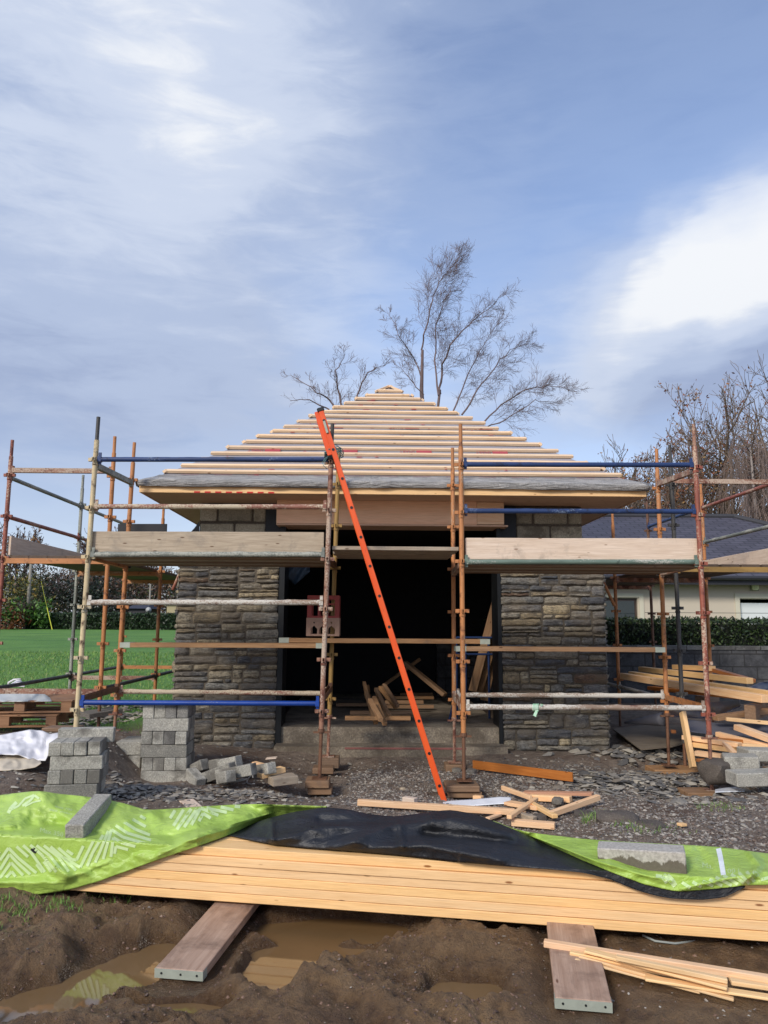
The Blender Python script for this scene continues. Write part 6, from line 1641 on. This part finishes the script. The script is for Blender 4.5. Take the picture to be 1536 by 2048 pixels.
tr = MB(); limb(tr, [Vector((P(858, 1200, YT).x, YT, .1)), P(850, 900, YT), P(843, 780, YT), P(845, 700, YT)], .085, .034, 10); limb(tr, [P(850, 960, YT), P(870, 860, YT), P(880, 780, YT)], .05, .032, 8)
tr.build('trunk', BARKB, BIR, True)
bc = MB(); rb0 = Vector((1, 0, .3))
guided(bc, [(845, 700), (850, 660), (862, 600), (878, 565), (898, 538), (922, 508)], YT, 0.022, .004, rt_, parB, 34, 0.86, rb0)
guided(bc, [(880, 790), (885, 740), (900, 690), (935, 650), (975, 620), (1008, 585)], YT, 0.031, .004, rt_, parB, 25, 0.81, rb0)
guided(bc, [(878, 790), (868, 720), (872, 650), (890, 600), (910, 560)], YT, 0.025, .004, rt_, parB, 18, 0.75, rb0)
guided(bc, [(926, 830), (955, 780), (985, 740), (1020, 700), (1062, 682)], YT, 0.025, .004, rt_, parB, 22, 0.75, rb0)
guided(bc, [(960, 850), (1000, 810), (1050, 780), (1095, 772), (1140, 776)], YT, 0.022, .004, rt_, parB, 22, 0.75, Vector((1, 0, 0)))
guided(bc, [(955, 860), (1010, 840), (1070, 800), (1115, 805)], YT, 0.019, .004, rt_, parB, 13, 0.65, Vector((1, 0, -.2)))
guided(bc, [(845, 760), (830, 720), (800, 670), (775, 625)], YT, 0.019, .004, rt_, parB, 17, 0.59, Vector((-.3, 0, .6)))
guided(bc, [(846, 790), (820, 760), (800, 730)], YT, 0.015, .004, rt_, parB, 8, 0.54, Vector((-.3, 0, .3)))
guided(bc, [(905, 830), (930, 760), (960, 700), (1000, 640)], YT, 0.022, .004, rt_, parB, 18, 0.75, rb0)
bc.build('crown', BARKB, BIR)
BI2 = thing('bare_tree', 'small bare tree just left of the roof peak', 'tree', (P(700, 1200, 18).x, 18, .2), 'bare trees behind the pavilion')
tr = MB(); limb(tr, [Vector((P(700, 1200, 18).x, 18, .1)), P(695, 950, 18), P(690, 850, 18)], .08, .05, 9); tr.build('trunk', BARKB, BI2, True)
bc = MB(); parC = dict(parB); parC['bias'] = Vector((0, 0, .3)); parC['n'] = [0, 4, 5, 5]
guided(bc, [(690, 850), (660, 800), (635, 785), (580, 750)], 18, .03, .005, rt_, parC, 12, .5, Vector((-.2, 0, .5)), 2)
guided(bc, [(690, 850), (678, 790), (672, 740), (690, 705)], 18, .03, .005, rt_, parC, 12, .55, Vector((0, 0, .5)), 2)
guided(bc, [(695, 850), (715, 790), (735, 745), (770, 730)], 18, .03, .005, rt_, parC, 12, .5, Vector((.2, 0, .5)), 2)
guided(bc, [(660, 820), (620, 800), (580, 802)], 18, .02, .005, rt_, parC, 7, .35, Vector((-.3, 0, .2)), 1)
bc.build('crown', BARKB, BI2)
# trees on the right with a few dead leaves
DEAD = leafmat('dead_leaves', [(122, 74, 50), (142, 96, 62), (98, 62, 48), (150, 118, 70), (110, 70, 60)], .8)
def big_tree(label, x, Y, H, r, seed, leafn, name='broadleaf_tree', spread=1.0, cat='tree', group='trees behind the slate-roofed bungalow', lv=3, mat=BARKG, lm=None, n3=(0, 5, 5, 6), sl=(.04, .09)):
    rr = random.Random(seed); root = thing(name, label, cat, (x, Y, .3), group)
    par = dict(wig=.15, bias=Vector((0, 0, .35)), rmin=.009 * Y / 30, n=list(n3), start=.12, ang=(.35, .85), len=(.45, .75))
    tr = MB(); top = Vector((x + rr.uniform(-.3, .3), Y, .3 + H * .42)); limb(tr, [Vector((x, Y, .2)), Vector((x, Y, .3)).lerp(top, .5) + Vector((rr.uniform(-.15, .15), 0, 0)), top], r, r * .7, 9); tr.build('trunk', mat, root, True)
    cm_ = MB(); tips = []
    nmain = 7
    for i in range(nmain):
        an = i / nmain * 6.28 + rr.uniform(-.3, .3); sp = rr.uniform(.25, .75) * spread; d = Vector((math.cos(an) * sp, math.sin(an) * sp, 1)).normalized()
        base = Vector((x, Y, .3)).lerp(top, rr.uniform(.55, 1.0)); grow(cm_, base, d, H * rr.uniform(.40, .62), r * .5, lv, rr, par, tips)
    cm_.build('crown', mat, root)
    if leafn and tips:
        lb = MB(); leaves(lb, leafn, lambda: tips[rr.randrange(len(tips))] + Vector((rr.gauss(0, .08), rr.gauss(0, .08), rr.gauss(0, .08))), sl[0], sl[1], rr); lb.build('leaves', lm or DEAD, root)
    return root
def at_px(px, Y): return P(px, 1200, Y).x
big_tree('tall bare broadleaf tree nearest the right edge of the picture', at_px(1490, 31), 31, 11.0, .26, 5, 900)
big_tree('broadleaf tree with clinging brown leaves behind the dark scaffold post', at_px(1385, 30), 30, 9.0, .22, 6, 2600)
big_tree('small bare tree at the left end of the bungalow row', at_px(1235, 32), 32, 7.4, .14, 8, 500, spread=.8)
big_tree('brown-leaved tree between the small bare one and the leafy one', at_px(1300, 29), 29, 7.6, .16, 9, 2200)
big_tree('very tall thin bare tree leaving the frame on the right', at_px(1590, 29), 29, 11.0, .2, 15, 400)
big_tree('slender bare tree directly behind the left part of the slate roof', at_px(1265, 30), 30, 7.2, .14, 19, 900, spread=1.1)
rr_w = random.Random(3)
for (px, lab) in ((1520, 'pale weeping birch at the right edge of the picture'),):
    root = thing('weeping_birch', lab, 'tree', (at_px(px, 26), 26, .3), 'trees behind the slate-roofed bungalow'); X = at_px(px, 26)
    tr = MB(); limb(tr, [Vector((X, 26, .2)), Vector((X + .1, 26, 4)), Vector((X, 26, 7.8))], .13, .03, 8); tr.build('trunk', m_plain('pale_birch_bark', lin(150, 140, 134), .8, 0, .3, 9), root, True)
    cm_ = MB()
    for i in range(150):
        z = rr_w.uniform(3.6, 8.0); an = rr_w.uniform(0, 6.28); L = rr_w.uniform(.4, 1.3); p0 = Vector((X, 26, z)); p1 = p0 + Vector((math.cos(an) * L * .7, math.sin(an) * L * .7, L * .35)); p2 = p1 + Vector((math.cos(an) * .25, math.sin(an) * .25, -.5)); p3 = p2 + Vector((rr_w.gauss(0, .05), 0, -rr_w.uniform(.5, 1.6)))
        limb(cm_, [p0, p1, p2, p3], .014, .005, 3)
        for q in range(5):
            s0 = p1.lerp(p2, rr_w.random()); limb(cm_, [s0, s0 + Vector((rr_w.gauss(0, .1), rr_w.gauss(0, .1), -.4)), s0 + Vector((rr_w.gauss(0, .14), rr_w.gauss(0, .12), -rr_w.uniform(.7, 1.6)))], .007, .005, 3)
    cm_.build('crown', m_plain('reddish_twigs', lin(120, 104, 96), .9), root)
# ------------------------------------------------------------------ far left: hedge, trees, small houses
YHd = 70.0
H2 = thing('hedge', 'long dark green boundary hedge at the far side of the lawn', 'hedge', (-25, YHd, .9))
mb = MB(); rh2 = random.Random(5); hx_a, hx_b = at_px(55, YHd), at_px(560, YHd); zt2 = P(200, 1227, YHd).z
def hp2():
    x = rh2.uniform(hx_a, hx_b); u = rh2.random()
    if u < .75: return Vector((x, YHd - .1 + rh2.gauss(0, .08), rh2.uniform(.85, zt2)))
    return Vector((x, rh2.uniform(YHd, YHd + 1.2), zt2 + rh2.gauss(0, .05) + .12 * mnoise.noise(Vector((x * .5, 0, 0)))))
leaves(mb, 9000, hp2, .07, .16, rh2); mb.build('foliage', leafmat('far_hedge_leaves', [(34, 52, 28), (46, 66, 34), (28, 42, 24), (56, 78, 44)]), H2)
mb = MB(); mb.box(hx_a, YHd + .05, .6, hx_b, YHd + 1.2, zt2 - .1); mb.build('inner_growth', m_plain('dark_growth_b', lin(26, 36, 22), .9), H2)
def bush(label, px, Y, wd, ht, n_, cols, name='bush', seed=1, s=(.1, .22), z0=.9, cat='bush', sh=1.0, trunk=True):
    rr = random.Random(seed); X = at_px(px, Y); root = thing(name, label, cat, (X, Y, z0), 'trees and bushes beyond the lawn'); mb = MB()
    blobs = [(Vector((X + rr.uniform(-.5, .5) * wd, Y + rr.uniform(-.4, .4) * wd * .6, z0 + ht * rr.uniform(.25, .85))), rr.uniform(.18, .38) * wd) for _ in range(11)]
    def fp():
        c_, r_ = blobs[rr.randrange(len(blobs))]; d = Vector((rr.gauss(0, 1), rr.gauss(0, 1), rr.gauss(0, 1))).normalized() * r_ * (rr.random() ** .35); p = c_ + Vector((d.x, d.y, d.z * sh)); p.z = max(z0, p.z); return p
    leaves(mb, n_, fp, s[0], s[1], rr); mb.build('crown', leafmat(name + '_leaves', cols), root)
    tr = MB(); limb(tr, [Vector((X, Y, z0 - .3)), Vector((X, Y, z0 + ht * .4))], .14, .09, 7); tr.build('trunk', BARK, root)
    if True:
        tw = MB(); par = dict(wig=.2, bias=Vector((0, 0, .3)), rmin=.02, n=[0, 4, 5, 5], start=.2, ang=(.3, .8), len=(.5, .8))
        for i in range(6): grow(tw, Vector((X + rr.uniform(-.2, .2) * wd, Y, z0 + ht * .3)), Vector((rr.uniform(-.6, .6), rr.uniform(-.4, .4), 1)).normalized(), ht * .55, .05, 2, rr, par)
        tw.build('branches', BARK, root)
    return root
BR = [(98, 78, 64), (116, 92, 74), (84, 68, 58), (130, 104, 80), (74, 66, 56)]; GRN = [(50, 62, 30), (74, 84, 38), (100, 104, 48), (40, 50, 28)]; EV = [(28, 38, 24), (38, 50, 30), (22, 30, 20)]
bush('yellow-green garden tree at the left edge beyond the lawn', 15, 72, 6.0, 6.0, 3600, [(90, 92, 38), (112, 104, 44), (70, 76, 34), (134, 112, 52), (54, 60, 30)], 'garden_tree', 1)
bush('small bright green bush at the left end of the hedge', 52, 69, 3.2, 2.6, 1500, [(70, 108, 40), (92, 126, 52), (54, 86, 34)], 'bush', 2)
bush('rust-brown low hedge plant at the left edge', 8, 69, 3.8, 1.5, 1300, [(110, 64, 36), (130, 80, 44), (84, 54, 34)], 'bush', 3)
bush('dark evergreen mass behind the hedge left of the cream post', 118, 78, 8, 5.2, 4200, EV, 'evergreen_tree', 4)
bush('brown leafless-looking tree behind the cream scaffold post', 165, 84, 9, 6.4, 3600, BR, 'brown_tree', 5)
bush('brown bushy tree between the dark post and the orange posts', 215, 82, 8, 6.2, 3200, BR, 'brown_tree', 6)
bush('russet tree behind the orange scaffold posts', 262, 86, 8, 6.4, 3200, [(96, 70, 50), (112, 84, 56), (70, 56, 42)], 'brown_tree', 7)
bush('dark green bushy tree near the small dish-carrying house', 240, 76, 5, 3.4, 2200, EV, 'evergreen_tree', 8)
bush('mixed brown and green tree beside the left pillar', 318, 84, 8, 6.2, 3200, BR + GRN, 'brown_tree', 9)
bush('brown hedge tree behind the left pillar edge', 375, 86, 8, 6.2, 2400, BR, 'brown_tree', 10)
bush('olive tree between the pale house and the evergreen mass', 85, 86, 7, 6.6, 3400, BR + GRN, 'brown_tree', 12)
big_tree('bare tree showing above the left side platform, at the far left', at_px(38, 90), 90, 11.5, .3, 31, 900, group='trees and bushes beyond the lawn', lv=3, mat=BARK, sl=(.12, .25))
big_tree('bare tree showing above the left side platform, behind the cream post', at_px(190, 88), 88, 12.0, .3, 32, 300, group='trees and bushes beyond the lawn', lv=3, mat=BARK, sl=(.12, .25))
big_tree('bare tree far behind the orange posts on the left', at_px(290, 92), 92, 9.5, .3, 33, 300, group='trees and bushes beyond the lawn', lv=3, mat=BARK, sl=(.12, .25))
# right side filler trees seen between the house and the frame edge
def hut(label, x0, x1, yt, ye, yb, Y, wallc, roofc, name='cottage'):
    a, b = P(x0, ye, Y), P(x1, yb, Y); root = thing(name, label, 'house', ((a.x + b.x) / 2, Y, .9), 'houses beyond the lawn'); mb = MB(); mb.box(a.x, Y, min(.9, b.z), b.x, Y + 5, a.z); mb.build('wall', m_plain(name + '_wall', wallc, .9, 0, .05, 1), root)
    zt = P(x0, yt, Y + 2.5).z; mb = MB(); e = .3
    mb.v = [(a.x - e, Y - e, a.z), (b.x + e, Y - e, a.z), (b.x + e, Y + 5 + e, a.z), (a.x - e, Y + 5 + e, a.z), (a.x + .4, Y + 2.5, zt), (b.x - .4, Y + 2.5, zt)]; mb.f = [(0, 1, 5, 4), (1, 2, 5), (2, 3, 4, 5), (3, 0, 4), (0, 3, 2, 1)]
    mb.build('roof', m_plain(name + '_roof', roofc, .8, 0, .1, 2), root); return root
hh = hut('small dark-roofed shed with a satellite dish behind the far hedge', 258, 292, 1203, 1217, 1232, 73, lin(60, 60, 62), lin(52, 54, 68))
mb = MB(); c = P(298, 1220, 72.5); mb.tube([c, c + Vector((0, -.12, 0)), c + Vector((0, -.16, .0))], [.04, .22, .27], 14); adopt(mb.build('satellite_dish', m_plain('dish_white', lin(176, 178, 178), .5), None, True), hh)
hut('cream gable wall of a house just left of the pillar', 334, 352, 1196, 1208, 1226, 74, lin(176, 164, 128), lin(70, 66, 62))
hut('pale house with chimney among the trees at the left', 30, 56, 1192, 1212, 1226, 82, lin(200, 196, 186), lin(74, 70, 68))
def pole(label, x, yt, Y, r=.11):
    a = P(x, yt, Y); mb = MB(); mb.tube([Vector((a.x, Y, .8)), a], [r, r * .75], 8); 
    o = mb.build('utility_pole', m_plain('pole_wood', lin(140, 134, 124), .9, 0, .1), None, True); tag(o, label, 'utility pole', 'poles beyond the lawn')
    mb = MB(); mb.box(a.x - .5, Y - .05, a.z - .5, a.x + .5, Y + .05, a.z - .4); adopt(mb.build('crossarm', m_plain('pole_arm', lin(90, 84, 78), .9)), o)
pole('pale wooden utility pole left of the evergreen mass', 62, 1128, 70.5, .17); pole('thin utility pole beside the left pillar', 301, 1168, 76)
mb = MB(); mb.tube([P(105, 1262, 68), P(94, 1215, 68.4)], .035, 6); mb.tube([P(94, 1215, 68.4), P(82, 1162, 69)], .012, 5)
tag(mb.build('stay_wire', m_plain('yellow_sleeve', lin(206, 206, 70), .6)), 'slanting stay wire with a yellow sleeve in front of the hedge', 'stay wire')
